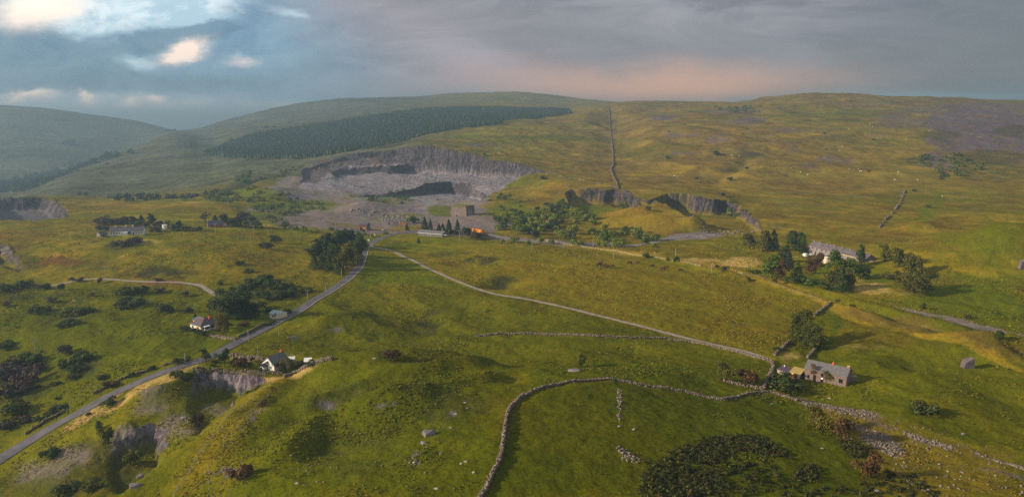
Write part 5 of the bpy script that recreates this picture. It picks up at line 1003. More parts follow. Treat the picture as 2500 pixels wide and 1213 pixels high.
MB().box(.7, -1.5, -1, 2.5, 0, 1.3).build('porch', M_WHITE, r); MB().prism([(.4, 1.28), (1.6, 2.1), (2.8, 1.28), (2.8, 1.42), (1.6, 2.26), (.4, 1.42)], -1.8, -.02).build('porch_roof', M_SLATED, r)
win(r, 3.3, 2.4, .7, .8); win(r, 4.5, .6, .8, .9); door(r, 1.6, .7, 1.2, M_DARK, -1.5); MB().box(2.7, -.12, -.5, 2.9, -.02, 3.0).build('drain_pipe', M_WOODD, r)
# pale garage
r, L = site('garden_garage', 'small cream garage with pale blue roof beside the road', 'garage', (658, 777), (681, 779), 0.1)
rf = gable(r, L, 5.0, 2.4, 3.2, M_CREAM, M_BLUER, .25, -1.2, .12); win(r, L*.42, .9, 1.1, .9); door(r, L*.85, .9, 2.0, M_WPAINT)
# long white farmhouse
r, L = site('long_farmhouse', 'long low white farmhouse with dark slate roof and three chimneys', 'farmhouse', (267, 576), (351, 573), 0.3)
rf = gable(r, L, 6.5, 2.9, 5.6, M_WHITE, M_SLATED, .3)
for x in (.17, .47, .67): chimney(rf, L*x, 3.25, 5.0, 6.7, 1.0, M_CREAM)
for i, x in enumerate(np.linspace(.06, .94, 12)):
    if i in (4, 8): door(r, L*x, 1.0, 2.0, M_WOODD)
    else: win(r, L*x, .8, 1.0, 1.2)
MB().prism([(L*.40, -1), (L*.55, -1), (L*.55, 2.3), (L*.40, 2.3)], -2.4, -.02).build('porch', M_WPAINT, r)
# low wing on its left
r2, L2 = site('farm_outhouse', 'low dark outhouse at the left end of the long white farmhouse', 'outhouse', (245, 579), (262, 577), 0.2); gable(r2, L2, 4.5, 2.0, 3.3, M_STONEG, M_SLATED, .2); door(r2, L2*.5, .9, 1.7, M_WOODD)
# ruined cottage
r, L = site('ruined_cottage', 'ruined cottage with purple roof and pink brick end among thin trees', 'cottage', (508, 555), (552, 555), 0.2)
rf = gable(r, L*.86, 6, 2.4, 5.4, M_BRICK, M_SLATED, .2); MB().prismx([(0, -1.5), (4, -1.5), (4, 1.6), (1.5, 2.6), (0, 1.2)], L*.86+.05, L*1.05).build('broken_wall', M_PINK, r)
for x in (.2, .45, .7): g_ = MB().box(L*x-.4, -.05, .6, L*x+.4, .02, 1.8).build('window', M_DARK, r)
for u, l in ((541, 'left'), (552, 'right')):
    a = pt(u, 548); o = MB(); rod(o, (0, 0, -.5), (.5, 0, 4.5), .22); rod(o, (.5, 0, 4.5), (1.4, .4, 7.2), .15); rod(o, (.4, 0, 3.6), (-1.1, .2, 6.6), .13); o = o.build('dead_tree', M_BARKL); o.location = a; tag(o, 'bleached dead tree at the ruined cottage, '+l+' one', 'tree')
# long stone terrace
r, L = site('stone_terrace', 'long two storey grey stone terrace with small dark windows behind trees', 'terrace', (1973, 618), (2112, 640), 0.3)
rf = gable(r, L, 8, 5.2, 8.0, M_STONEG, mat('lichened_slate', (0.125, 0.105, 0.122), .85, .5, .4, .05), .3)
for x in (.08, .16, .25, .33, .42, .50, .62, .72, .82): win(r, L*x, 3.6, .9, 1.1, fm=M_STONE); 
for i, x in enumerate((.06, .14, .22, .30, .38, .46, .56, .66, .76, .86, .94)):
    if i % 2: door(r, L*x, 1.0, 2.1, M_DARK)
    else: win(r, L*x, .9, 1.0, 1.3, fm=M_STONE)
for x in (.01, .12, .25, .38, .52, .66, .83): chimney(rf, L*x+.5, 4, 7.3, 9.0, .9, M_STONEG)
MB().box(L*.62, -.62, 4.75, L*.86, -.36, 5.05).build('fascia', M_YFAS, rf)
for x in (.2, .45, .6): MB().box(L*x-.06, -.14, 0, L*x+.06, -.02, 5.0).build('drain_pipe', M_WPAINT, r)
MB().prismx([(2, -1), (6, -1), (6, 3.6), (4, 4.6), (2, 3.6)], L+.05, L+3).build('gable_lean_to', M_STONE, r)
# terrace yard things
r, L = site('white_garage', 'flat roofed pale garage behind the cream tent', 'garage', (2012, 636), (2026, 637), .2)
MB().box(0, 0, -1, L, 5, 2.6).build('wall', M_WHITE, r); MB().box(-.2, -.2, 2.61, L+.2, 5.2, 2.8).build('roof', M_SLATE, r); MB().box(.5, -.07, 0, L-.5, .02, 2.1).build('garage_door', M_GREYW, r)
def vehicle(name, label, cat, fl, fr, H, D, mbody, mode='car'):
    r, L = site(name, label, cat, fl, fr, .05); w_ = .18*H+.12
    if mode == 'car': b_ = MB().prism([(0, w_), (L, w_), (L, H*.55), (L*.86, H*.62), (L*.70, H), (L*.28, H), (L*.10, H*.62), (0, H*.56)], 0, D)
    elif mode == 'van': b_ = MB().prism([(0, w_), (L, w_), (L, H*.5), (L*.93, H*.62), (L*.82, H), (0, H)], 0, D)
    else: b_ = MB().prism([(L*.03, w_), (L*.97, w_), (L, H*.35), (L*.97, H*.8), (L*.9, H), (L*.08, H), (0, H*.75), (0, H*.35)], 0, D)
    b_.build('body', mbody, r)
    for x in (.2, .8):
        for y in (.02, D-.22):
            k = 10; V = [(L*x+w_*1.15*math.cos(2*math.pi*j/k), y+q, w_*1.1+w_*1.15*math.sin(2*math.pi*j/k)) for q in (-.05, .25) for j in range(k)]
            MB().add(V, [(j, (j+1) % k, k+(j+1) % k, k+j) for j in range(k)]+[tuple(range(k))[::-1], tuple(range(k, 2*k))]).build('wheel', M_TYRE, r)
    wd = ((.32, .5), (.52, .68)) if mode == 'car' else ((.66, .8),) if mode == 'van' else ((.10, .19), (.31, .38), (.43, .50), (.55, .62), (.84, .93))
    for a_, b2 in wd: MB().box(L*a_, -.04, H*(.62 if mode == 'car' else .5), L*b2, .02, H*(.92 if mode == 'car' else .8)).build('window', M_GLASS, r)
    return r, L
vehicle('camper_van', 'white camper van parked before the left end of the terrace', 'van', (1959, 629), (1968, 630), 3.0, 2.2, M_WPAINT, 'van')
vehicle('white_car', 'white car parked on the terrace yard right of the camper van', 'car', (1974, 624), (1983, 625), 1.5, 1.8, M_WPAINT)
vehicle('parked_car', 'pale car parked in front of the white tank near the farmhouse', 'car', (396, 564), (407, 564), 1.5, 1.8, M_WPAINT)
r, L = vehicle('orange_wagon', 'bright orange wagon with round dark windows behind red brown bush', 'wagon', (1151, 567), (1178, 571), 3.2, 2.6, M_ORANGE, 'bus'); MB().box(.3, .2, 3.21, L-.3, 2.4, 3.34).build('roof', M_RUST, r)
a = pt(1940, 629); r = empty('boat', a, .1); tag(r, 'small yellow green boat on the terrace lawn', 'boat')
MB().add([(-2, -.5, .5), (2, -.5, .5), (2.9, 0, .55), (2, .5, .5), (-2, .5, .5), (-1.8, -.2, 0), (2, -.2, 0), (2, .2, 0), (-1.8, .2, 0)], [(0, 1, 6, 5), (1, 2, 6), (2, 3, 7), (2, 7, 6), (3, 4, 8, 7), (4, 0, 5, 8), (5, 6, 7, 8), (4, 3, 2, 1, 0)]).build('hull', mat('yellow_green_hull', (0.6, .66, .22), .5), r)
a = pt(2016, 642); r = empty('bell_tent', a, 0); tag(r, 'cream bell tent pitched on the mown strip', 'tent'); k = 10
MB().add([(2.6*math.cos(2*math.pi*j/k), 2.6*math.sin(2*math.pi*j/k), z*1.0) for z, in ((0,), (.7,)) for j in range(k)]+[(0, 0, 3.6)], [(j, (j+1) % k, k+(j+1) % k, k+j) for j in range(k)]+[(k+j, k+(j+1) % k, 2*k) for j in range(k)]).build('canvas', M_CANVAS, r)
MB().prismx([(-.5, 0), (.5, 0), (0, 1.7)], 2.0, 2.9).build('door', M_WPAINT, r)
a = pt(403, 560); r = empty('water_tank', a, 0); tag(r, 'white round tank on a short stand beside the farm lane', 'tank')
MB().cyl(0, 0, 1.0, 3.6, 1.7, 1.9, 14).build('tank', M_WHITE, r); MB().cyl(0, 0, 3.6, 3.9, 1.9, .4, 14).build('lid', M_WPAINT, r); MB().cyl(0, 0, 0, 1.0, 1.0, 1.2, 10).build('stand', M_RUST, r)
# quarry office and huts
r, L = site('quarry_office', 'long low grey block office with white fascia beside the pine row', 'office', (1021, 575), (1079, 579), .2)
rf = gable(r, L, 6, 2.7, 4.2, M_GREYW, M_SLATE, .35)
MB().box(-.3, -.42, 2.15, L+.3, -.36, 2.45).build('fascia', M_WPAINT, rf); MB().prismx([(-.4, 2.3), (3, 4.2), (6.4, 2.3), (6.4, 2.6), (3, 4.55), (-.4, 2.6)], L+.24, L+.36).build('barge_board', M_WPAINT, rf)
for x in (.38, .52, .88): MB().cyl(L*x, 4.0, 3.4, 5.6, .2, .18, 8).build('flue', M_METAL, rf)
win(r, L*.22, .9, .9, .9); win(r, L*.42, .6, .7, 1.1); MB().box(L*.52, -.13, -.5, L*.52+.16, -.02, 2.6).build('drain_pipe', M_WPAINT, r)
MB().box(L+.05, .5, 1.7, L+3.0, 3.5, 1.95).build('canopy', M_WPAINT, r)
r, L = site('brick_hut', 'old quarry hut with red brick end and dark grey side', 'hut', (876, 562), (895, 563), .2)
MB().box(0, 0, -1, L, 12, 4.2).build('wall', M_GREYW, r); MB().box(0.02, -.08, -1, L-.02, -.01, 4.1).build('brick_front', M_BRICK, r); MB().prismx([(-.4, 4.21), (12.4, 4.21), (12.4, 4.6), (6, 5.3), (-.4, 4.6)], -.4, L+.4).build('roof', M_SLATED, r); door(r, L*.3, 1.4, 2.6, M_DARK, -.09); g_ = MB().box(L*.6, -.14, 1.2, L*.6+1.2, -.085, 2.4).build('window', M_CREAM, r)
r, L = site('lime_kiln', 'massive square stone kiln with turf on top below the quarry floor', 'kiln', (1101, 527), (1139, 528), -.3)
kb = MB().add([(0, 0, -2), (L, 0, -2), (L, 14, -2), (0, 14, -2), (.5, .6, 10), (L-1.0, .8, 10.3), (L-1.0, 14, 10), (.4, 14, 10)], [(0, 1, 5, 4), (1, 2, 6, 5), (2, 3, 7, 6), (3, 0, 4, 7), (4, 5, 6, 7)]).build('wall', M_CONC, r)
MB().add([(-.2, .2, 10.02), (L-.6, .3, 10.32), (L-.6, 14.2, 10.1), (-.2, 14.2, 10.02), (.6, 1.2, 11.0), (L-2, 1.5, 11.2), (L-2, 13, 11), (.6, 13, 11)], [(0, 1, 5, 4), (1, 2, 6, 5), (2, 3, 7, 6), (3, 0, 4, 7), (4, 5, 6, 7)]).build('turf_roof', M_TURF, r)
MB().box(L*.33, -.1, -1, L*.33+1.6, 1, 1.4).build('draw_hole', M_DARK, r); MB().add([(L+.1, 2, -2), (L+2.4, 3, -2), (L+2.2, 8, -2), (L+.1, 8, -2), (L-.6, 2.5, 7), (L+1.2, 3.5, 5), (L+1.2, 8, 5), (L-.6, 8, 7)], [(0, 1, 5, 4), (1, 2, 6, 5), (2, 3, 7, 6), (3, 0, 4, 7), (4, 5, 6, 7)]).build('buttress', M_STONEG, r)
a = pt(976, 549); r = empty('rusty_skip', a, 0.05); tag(r, 'low orange rusty skip on the grass bank of the quarry yard', 'skip'); MB().prism([(0, 0), (6, 0), (7, 1.5), (-1, 1.5)], 0, 2).build('body', M_ORANGE, r); MB().box(-1.1, -.1, 1.51, 7.1, 2.1, 1.7).build('rim', M_RUST, r)
a = pt(950, 549); o = MB().box(-.9, -.6, -.5, .9, .6, 2.8).box(-.4, -.4, 2.81, .4, .4, 3.6).build('stone_pier', M_CONC); o.location = a; tag(o, 'stone pier with white top on the quarry yard bank', 'pier')
# standing stones and ruins on the right
for u, v, w_, h, l in ((2363, 897, 3.6, 3.6, 'dark ruined stone stump standing alone on the right pasture'), (2499, 655, 5.0, 6.0, 'dark stone block ruin at the right edge of the frame')):
    a = pt(u, v); o = MB().add([(-w_/2, -1, -1), (w_/2, -1, -1), (w_/2, 2, -1), (-w_/2, 2, -1), (-w_/2*.8, -.7, h*.55), (w_/2*.8, -.7, h), (w_/2*.7, 1.6, h*.95), (-w_/2*.6, 1.6, h*.7)], [(0, 1, 5, 4), (1, 2, 6, 5), (2, 3, 7, 6), (3, 0, 4, 7), (4, 5, 6, 7)]).build('stone_ruin', mat('dark_ruin_stone', (.12, .10, .11), .95, .8, .4, .1)); o.location = a; tag(o, l, 'ruin')
# ------------------------------------------------------------------ drystone walls
def stones_wall(name, pix, h, w_, label, cat='wall', m=None, step=0.75, seed=1, gaps=0.0, size=1.0, kind=None):
    path = spline(P(*pix), step) if len(pix) > 2 else None
    if path is None: a, b_ = P(*pix); n = max(2, int(math.dist(a, b_)/step)); path = np.linspace(a, b_, n)
    rg = np.random.default_rng(seed); tg = np.gradient(path, axis=0); ln = np.hypot(tg[:, 0], tg[:, 1])+1e-9; tg = tg/ln[:, None]; nr = np.c_[tg[:, 1], -tg[:, 0]]
    Vv, Ff = [], []; cur = fbm(path[:, 0], path[:, 1], 12, 2, seed)
    def blk(x, y, z, sx, sy, sz, an):
        b0 = len(Vv); c_, s_ = math.cos(an), math.sin(an)
        for k in range(8):
            px, py, pz = (sx if k & 1 else -sx), (sy if k & 2 else -sy), (sz if k & 4 else -sz)
            j = rg.uniform(.72, 1.08, 3); px, py, pz = px*j[0], py*j[1], pz*j[2]; Vv.append((x+px*c_-py*s_, y+px*s_+py*c_, z+pz))
        Ff.extend([(b0, b0+2, b0+3, b0+1), (b0+4, b0+5, b0+7, b0+6), (b0, b0+1, b0+5, b0+4), (b0+1, b0+3, b0+7, b0+5), (b0+3, b0+2, b0+6, b0+7), (b0+2, b0, b0+4, b0+6)])
    for i in range(len(path)):
        if gaps and cur[i] < gaps-0.75: continue
        x, y = path[i]; z = ground(x, y); hh = h*(1+0.25*cur[i]); an = math.atan2(tg[i, 1], tg[i, 0])
        blk(x, y, z+hh*.36-.1, step*.62, w_*.5, hh*.5, an)
        for _ in range(6):
            o_ = rg.uniform(-.5, .5)*w_; q = rg.uniform(-.5, .5)*step
            blk(x+nr[i, 0]*o_+tg[i, 0]*q, y+nr[i, 1]*o_+tg[i, 1]*q, z+hh*rg.uniform(.55, 1.0), rg.uniform(.14, .36)*size, rg.uniform(.12, .28)*size, rg.uniform(.08, .2)*size, an+rg.normal(0, .4))
        if rg.random() < .5:
            o_ = rg.choice([-1, 1])*w_*rg.uniform(.6, 1.4); blk(x+nr[i, 0]*o_, y+nr[i, 1]*o_, z+.05, rg.uniform(.12, .3)*size, rg.uniform(.1, .25)*size, rg.uniform(.06, .16)*size, rg.uniform(0, 3))
    Vv = np.array(Vv); n8 = len(Vv)//8; tn = np.repeat(rg.uniform(.55, 1.35, n8), 8)
    o = link(name, npmesh(name, Vv, Ff, False, np.c_[tn, tn, tn]), None, m or M_DRY); return tag(o, label, cat, kind=kind or 'thing')
M_DRY = mat('drystone', (0.190, 0.150, 0.125), 0.95, 3.0, 0.3, attr=True); M_DRYD = mat('mossy_drystone', (0.15, 0.125, 0.085), 0.95, 3.0, 0.3, attr=True)
stones_wall('drystone_wall', [(1165, 1235), (1182, 1205), (1200, 1165), (1224, 1122), (1229, 1085), (1233, 1040), (1243, 1000), (1262, 980), (1277, 968)], 1.2, .65, 'thick drystone wall winding up the foreground pasture to its crest', seed=2, step=.55)
stones_wall('drystone_wall', [(1277, 968), (1330, 945), (1390, 932), (1450, 928), (1510, 929), (1560, 940), (1640, 951), (1700, 962), (1762, 976)], .6, .65, 'low tumbled wall curving along the crest of the foreground pasture', seed=3, step=.6)
stones_wall('drystone_wall', [(1766, 976), (1800, 969), (1840, 960), (1870, 954), (1900, 962), (1945, 978)], .6, .7, 'short tumbled wall between the crest wall and the pale rock pavement', seed=4, step=.6)
stones_wall('drystone_wall', [(1866, 948), (1872, 934), (1880, 918), (1888, 903), (1889, 893), (1882, 884)], 1.1, .8, 'drystone wall climbing beside the felt roofed shed', seed=5, step=.6)
stones_wall('drystone_wall', [(1880, 882), (1840, 872), (1790, 858), (1740, 845), (1700, 836), (1640, 829), (1560, 825), (1450, 821), (1350, 818), (1250, 816), (1160, 821)], .7, .7, 'long drystone wall running below the gravel track across the middle field', seed=6, step=.8)
stones_wall('drystone_wall', [(1892, 868), (1905, 856), (1922, 840), (1936, 826)], 1.1, .8, 'short drystone wall left of the two oaks', seed=7, step=.7)
stones_wall('drystone_wall', [(1988, 772), (2006, 757), (2028, 741)], 1.1, .9, 'short drystone wall above the two oaks', seed=8, step=.7)
stones_wall('drystone_wall', [(1972, 874), (1984, 862), (1996, 850)], 1.1, .9, 'short drystone wall between the lower oak and the farmhouse', seed=9, step=.7)
stones_wall('drystone_wall', [(1770, 930), (1800, 938), (1840, 946), (1866, 950)], .7, .8, 'ruined wall line under the round and the brown hawthorn', seed=10, step=.8, gaps=.5)
stones_wall('drystone_wall', [(1486, 262), (1488, 280), (1489, 310), (1494, 350), (1497, 385), (1497, 405), (1492, 413), (1497, 432), (1510, 462)], 1.5, 1.2, 'long straight wall running down the moor to the left crag', seed=11, step=2.6, size=2.2, m=M_DRY)
stones_wall('drystone_wall', [(2209, 466), (2198, 495), (2180, 520), (2160, 538), (2145, 560), (2136, 582)], 1.2, 1.5, 'broken wall line descending the right moor towards the terrace', seed=12, step=1.8, size=1.6, gaps=.6)
stones_wall('drystone_wall', [(695, 922), (720, 913), (742, 903), (765, 889), (790, 880), (812, 878)], 1.0, .8, 'drystone wall at the right corner of the cottage garden', seed=13, step=.6)
stones_wall('drystone_wall', [(482, 902), (520, 905), (565, 907), (610, 911), (650, 914), (690, 914)], 1.0, .7, 'garden wall between white cottage and cliff top', seed=14, step=.6, m=M_DRYD)
stones_wall('drystone_wall', [(562, 868), (590, 871), (620, 875), (645, 880)], 1.0, .7, 'drystone wall above the pink garden bank', seed=15, step=.6)
stones_wall('drystone_wall', [(506, 818), (530, 822), (555, 827), (577, 831)], .9, .8, 'low drystone wall from the bungalow patio to the road gate', seed=16, step=.6)
stones_wall('drystone_wall', [(583, 824), (610, 812), (632, 800), (648, 793)], 1.2, .8, 'dark drystone wall between bungalow lawn and road', seed=17, step=.6, m=M_DRYD)
stones_wall('drystone_wall', [(20, 1090), (60, 1062), (110, 1030), (165, 998), (200, 978)], .9, .8, 'overgrown low wall along the left edge of the road', seed=18, step=.7, m=M_DRYD, gaps=.4)
stones_wall('drystone_wall', [(230, 960), (300, 925), (360, 905), (430, 882)], .8, .7, 'overgrown wall further up the left road edge', seed=19, step=.8, m=M_DRYD, gaps=.5)
stones_wall('drystone_wall', [(1360, 430), (1420, 440), (1470, 450), (1508, 458)], 1.0, 1.2, 'broken pale wall line from the quarry rim to the left crag', seed=20, step=2.2, size=1.6, gaps=.7)
# field fences
_po = MB().box(-.08, -.08, -.3, .08, .08, 1.2).build('post', M_POLE); POSTM = _po.data; bpy.data.objects.remove(_po)
def fence(pix, label, gap=6.0, h=1.2, m=None):
    path = spline(P(*pix), gap); r = empty('post_and_wire_fence', (0, 0, 0)); x0, y0 = path[0]; r.location = (x0, y0, ground(x0, y0)); tag(r, label, 'fence'); z0 = r.location.z
    tops = []
    for x, y in path: z = ground(x, y)-z0; pq = link('post', POSTM, r); pq.location = (x-x0, y-y0, z); pq.scale = (1, 1, h/1.2); tops.append((x-x0, y-y0, z))
    wm = MB()
    for a, b_ in zip(tops[:-1], tops[1:]):
        for hh in (.35, .75, 1.1): rod(wm, (a[0], a[1], a[2]+hh), (b_[0], b_[1], b_[2]+hh), .012, 3)
    wm.build('wires', M_METAL, r); return r
fence([(420, 1225), (470, 1140), (520, 1065), (570, 1005), (630, 955), (690, 925)], 'post and wire fence dropping from the cottage corner to the bottom edge', 4.0)
fence([(1330, 588), (1480, 612), (1600, 628), (1700, 650), (1810, 668), (1900, 700), (2010, 738)], 'field fence between the cattle pasture and the boundary bank', 7.0)
fence([(560, 578), (650, 582), (740, 582), (790, 590)], 'fence along the track to the ruined cottage', 8.0)
fence([(1080, 582), (1150, 590), (1230, 598), (1330, 607)], 'fence below the pines along the quarry yard', 7.0)
# ------------------------------------------------------------------ poles
PL = [(184, 763, 32, 1, 'twin armed pole on the upper left field'), (258, 676, 26, 1, 'pole standing above the lane on the left'), (401, 617, 21, 0, 'leaning bare pole on the slope below the farmhouse'), (442, 564, 21, 0, 'pole in front of the dark tree by the white tank'), (527, 569, 23, 1, 'pole in front of the ruined cottage'), (620, 574, 24, 1, 'pole in front of the grey willow'), (655, 572, 12, 0, 'thin pole on the pale grass slope'), (724, 578, 14, 0, 'thin pole above the road wood'),
      (821, 568, 26, 1, 'pole on the yard edge behind the road wood'), (796, 714, 22, 1, 'pole beside the bend of the road'), (752, 731, 24, 1, 'pole left of the road below the bend'), (727, 768, 26, 0, 'pole at the road edge above the garage'), (681, 818, 26, 0, 'pole in the pasture right of the road'), (607, 831, 28, 0, 'pole at the road edge by the bungalow wall'), (710, 854, 35, 1, 'dark crossarm pole in the pasture beside pale rocks'), (630, 871, 24, 0, 'pole behind the pink garden bank'),
      (834, 677, 24, 0, 'pole at the foot of the road wood'), (1234, 592, 16, 0, 'short pole on the quarry track'), (1299, 611, 27, 0, 'pole on the pasture edge below the willows'), (1375, 606, 14, 0, 'thin pole among the trackside shrubs'), (1448, 604, 20, 0, 'pole beside the curve of the quarry track'), (1498, 632, 28, 0, 'tall pole nearest the cattle'), (1649, 627, 20, 0, 'pole on the straw bank'), (1737, 668, 26, 0, 'pole on the pasture edge at the pale bank'),
      (1122, 590, 27, 1, 'pole in front of the hedge left of the orange wagon'), (1080, 579, 24, 0, 'pole at the right end of the quarry office'), (988, 566, 13, 0, 'pole beside the small pine left of the office'), (895, 572, 23, 0, 'pole in front of the brick hut'), (1827, 661, 20, 0, 'dark thin pole left of the terrace garden'), (2098, 648, 28, 0, 'pale pole right in front of the tall pine'), (173, 998, 28, 0, 'pole at the left road edge near the bottom'), (86, 858, 34, 1, 'faint pole above the large gorse clump'),
      (453, 885, 26, 0, 'pole on the verge left of the round tree'), (558, 498, 14, 0, 'left far pole on the gully skyline'), (574, 500, 14, 0, 'right far pole on the gully skyline'), (905, 582, 12, 0, 'short post beside the road junction')]
for u, v, hp, arm, l in PL:
    s_, x, y = px2m(u, v); H = hp*s_*1.02; z = ground(x, y); r = empty('utility_pole', (x, y, z), GEN.uniform(-.5, .5)); tag(r, l, 'pole', 'wooden poles across the valley')
    if 'leaning' in l: r.rotation_euler = (0, -.12, 0)
    MB().cyl(0, 0, -.5, H, .17 if y < 450 else .22, .12 if y < 450 else .17, 8).build('pole', M_POLE if 'dark' not in l else M_WOODD, r)
    if arm:
        c_ = MB().box(-1.1, -.08, H-.5, 1.1, .08, H-.35).build('crossarm', M_POLE, r); q = MB()
        for xx in (-.95, 0, .95): q.cyl(xx, 0, H-.35, H-.1, .07, .05, 6)
        q.build('insulators', M_WPAINT, c_)
# ------------------------------------------------------------------ cattle and sheep
def animal_mesh(name, legl, bl, bh, seed):
    """standing grazing animal, one continuous skinned body: x is forward, hooves at z = 0"""
    V = [(0, 0, legl+bh*.5), (-bl*.42, 0, legl+bh*.55), (bl*.38, 0, legl+bh*.55), (bl*.58, 0, legl+bh*.45), (bl*.74, 0, legl*.55), (bl*.86, 0, legl*.2),
         (-bl*.5, 0, legl+bh*.45), (-bl*.55, 0, legl*.7)]
    E_ = [(0, 1), (0, 2), (2, 3), (3, 4), (4, 5), (1, 6), (6, 7)]; Rr = [bh*.52, bh*.47, bh*.45, bh*.28, bh*.19, bh*.12, bh*.08, bh*.04]
    for sx, px_, base_ in ((1, bl*.34, 2), (-1, -bl*.38, 1)):
        for sy in (-1, 1):
            i = len(V); V += [(px_, sy*bh*.26, legl*.95), (px_-.04*bl*(1 if sx > 0 else -1), sy*bh*.27, legl*.5), (px_, sy*bh*.27, .04)]; E_ += [(base_, i), (i, i+1), (i+1, i+2)]; Rr += [bh*.18, bh*.09, bh*.07]
    me = bpy.data.meshes.new(name+'_skeleton'); me.from_pydata(V, E_, []); o = bpy.data.objects.new('tmp', me); COL.objects.link(o)
    md = o.modifiers.new('s', 'SKIN'); md.use_smooth_shade = True
    for sv, r_ in zip(me.skin_vertices[0].data, Rr): sv.radius = (r_, r_)
    me.skin_vertices[0].data[0].use_root = True
    sb = o.modifiers.new('d', 'SUBSURF'); sb.levels = 1; sb.render_levels = 1
    dg = bpy.context.evaluated_depsgraph_get(); nm_ = bpy.data.meshes.new_from_object(o.evaluated_get(dg)); nm_.name = name
    bpy.data.objects.remove(o); bpy.data.meshes.remove(me); return nm_
cow = animal_mesh('cow', .75, 2.3, .95, 1); sheep = animal_mesh('sheep', .38, 1.25, .75, 2)
M_COW = mat('dark_brown_hide', (.045, .022, .014), .8); M_COWR = mat('red_brown_hide', (.12, .045, .02), .8); M_WOOL = mat('white_wool', (.78, .75, .70), .95)
CW = [(1466, 645, 'uppermost of the left group'), (1463, 650, 'left of the left group'), (1476, 653, 'middle of the left group'), (1482, 654, 'right of the middle one in the left group'), (1494, 653, 'right end of the left group'), (1538, 645, 'left of the middle pair'), (1556, 644, 'right of the middle pair'), (1593, 653, 'alone before the right group'), (1620, 660, 'left of the right pair'), (1627, 656, 'right of the right pair'), (1661, 663, 'furthest right')]
for i, (u, v, l) in enumerate(CW):
    o = link('cow', withmat(cow, M_COW if i % 3 else M_COWR)); o.location = pt(u, v); o.rotation_euler.z = GEN.choice([0, 3.14, .4, 2.8, -.5]); o.scale = (1.15,)*3; tag(o, 'dark cow grazing on the middle pasture, '+l, 'cow', 'cattle grazing on the middle pasture')
SH = [(2124, 305), (2130, 311), (1787, 380), (1789, 388), (1772, 375), (1804, 382), (1845, 400), (1646, 431), (1653, 432), (1931, 412), (1954, 421), (1972, 428), (2074, 414), (2096, 413), (2099, 419), (2103, 419), (2049, 368), (2056, 359), (1937, 317), (2073, 315), (2138, 353), (2267, 320), (2185, 440), (2193, 421), (1268, 396), (2240, 440), (2301, 480)]
for u, v in SH: o = link('sheep', withmat(sheep, M_WOOL)); o.location = pt(u, v); o.rotation_euler.z = GEN.uniform(0, 6.3); o.scale = (1.0,)*3; tag(o, 'white sheep grazing far up on the open moor', 'sheep', 'sheep scattered on the moor')
# ------------------------------------------------------------------ boulders, scree and small white things
def rockmesh(seed, flat_=.6):
    rg = np.random.default_rng(seed); n = 26; d = rg.normal(0, 1, (n, 3)); d /= np.linalg.norm(d, axis=1)[:, None]; d *= rg.uniform(.8, 1.1, (n, 1))*np.array([1, .75, flat_])*.5
    import bmesh
    bm = bmesh.new(); [bm.verts.new(q) for q in d]; bmesh.ops.convex_hull(bm, input=bm.verts)
    me = bpy.data.meshes.new('boulder'); bm.to_mesh(me); bm.free(); return me
RK = [rockmesh(i) for i in range(5)]
M_LIME = mat('pale_limestone', (0.28, 0.25, 0.235), .9, 1.2, .3, .05); M_LIMED = mat('grey_limestone', (0.20, 0.18, 0.195), .9, 1.0, .4, .08)
BO = [(1046, 1062, 42, 28, 1, 'large grey boulder on the ledge of the left knoll'), (1033, 1082, 16, 14, 1, 'grey rock at the lower tip of the large ledge boulder'), (1101, 1044, 10, 7, 1, 'single grey stone on the grass right of the ledge'), (1112, 1010, 12, 5, 0, 'pale stones at the top of the knoll ledge'), (1141, 996, 9, 4, 0, 'small stone on the knoll crest'), (1135, 983, 9, 4, 0, 'upper small stone on the knoll crest'),
      (1156, 1154, 11, 9, 0, 'square pale stone low on the left pasture'), (1125, 1132, 9, 8, 0, 'slanting pale slab above the square stone'), (1137, 1127, 12, 6, 0, 'second slanting pale slab'), (1040, 1092, 8, 4, 0, 'small pale stone below the ledge'), (1010, 1130, 10, 8, 0, 'pale stone at the lower end of the ledge'), (1065, 1192, 16, 6, 0, 'flat pale stones near the bottom edge'),
      (1512, 1041, 10, 8, 0, 'upper small stone heap, left of two, in the foreground pasture'), (1547, 1049, 9, 8, 0, 'upper small stone heap, right of two, in the foreground pasture'), (1884, 986, 7, 4, 0, 'bright small rock on the pasture below the wall bend'), (1402, 905, 34, 10, 1, 'low reddish grey rocks under the olive thorn'), (915, 875, 12, 4, 0, 'white stone beside the knoll bush'), (2008, 1095, 12, 6, 0, 'pale stone below the olive hawthorn'), (2077, 1087, 14, 3, 0, 'pale fallen post like slab by the pavement'), (2024, 972, 12, 5, 0, 'stones below the farmhouse corner'),
      (2085, 920, 16, 8, 0, 'stone heap at the farmhouse gable'), (450, 1020, 16, 10, 1, 'dark rock on the pit rim'), (330, 1190, 40, 24, 1, 'pale crag at the bottom of the near quarry'), (345, 1165, 22, 18, 1, 'rock knob on the rim below the near quarry'), (725, 1180, 14, 6, 0, 'reddish flat stone near the bottom left'), (2140, 1200, 22, 12, 0, 'pale block at the bottom right corner'), (2352, 1060, 14, 8, 1, 'grey stone on the right pavement edge')]
for u, v, w_, h, dk_, l in BO:
    s_, x, y = px2m(u, v); o = link('boulder', withmat(RK[GEN.randrange(5)], M_LIMED if dk_ else M_LIME)); o.location = (x, y, ground(x, y)+h*s_*.15); o.scale = (w_*s_, w_*s_*.9, h*s_*1.5); o.rotation_euler.z = GEN.uniform(-.4, .4); tag(o, l, 'boulder')
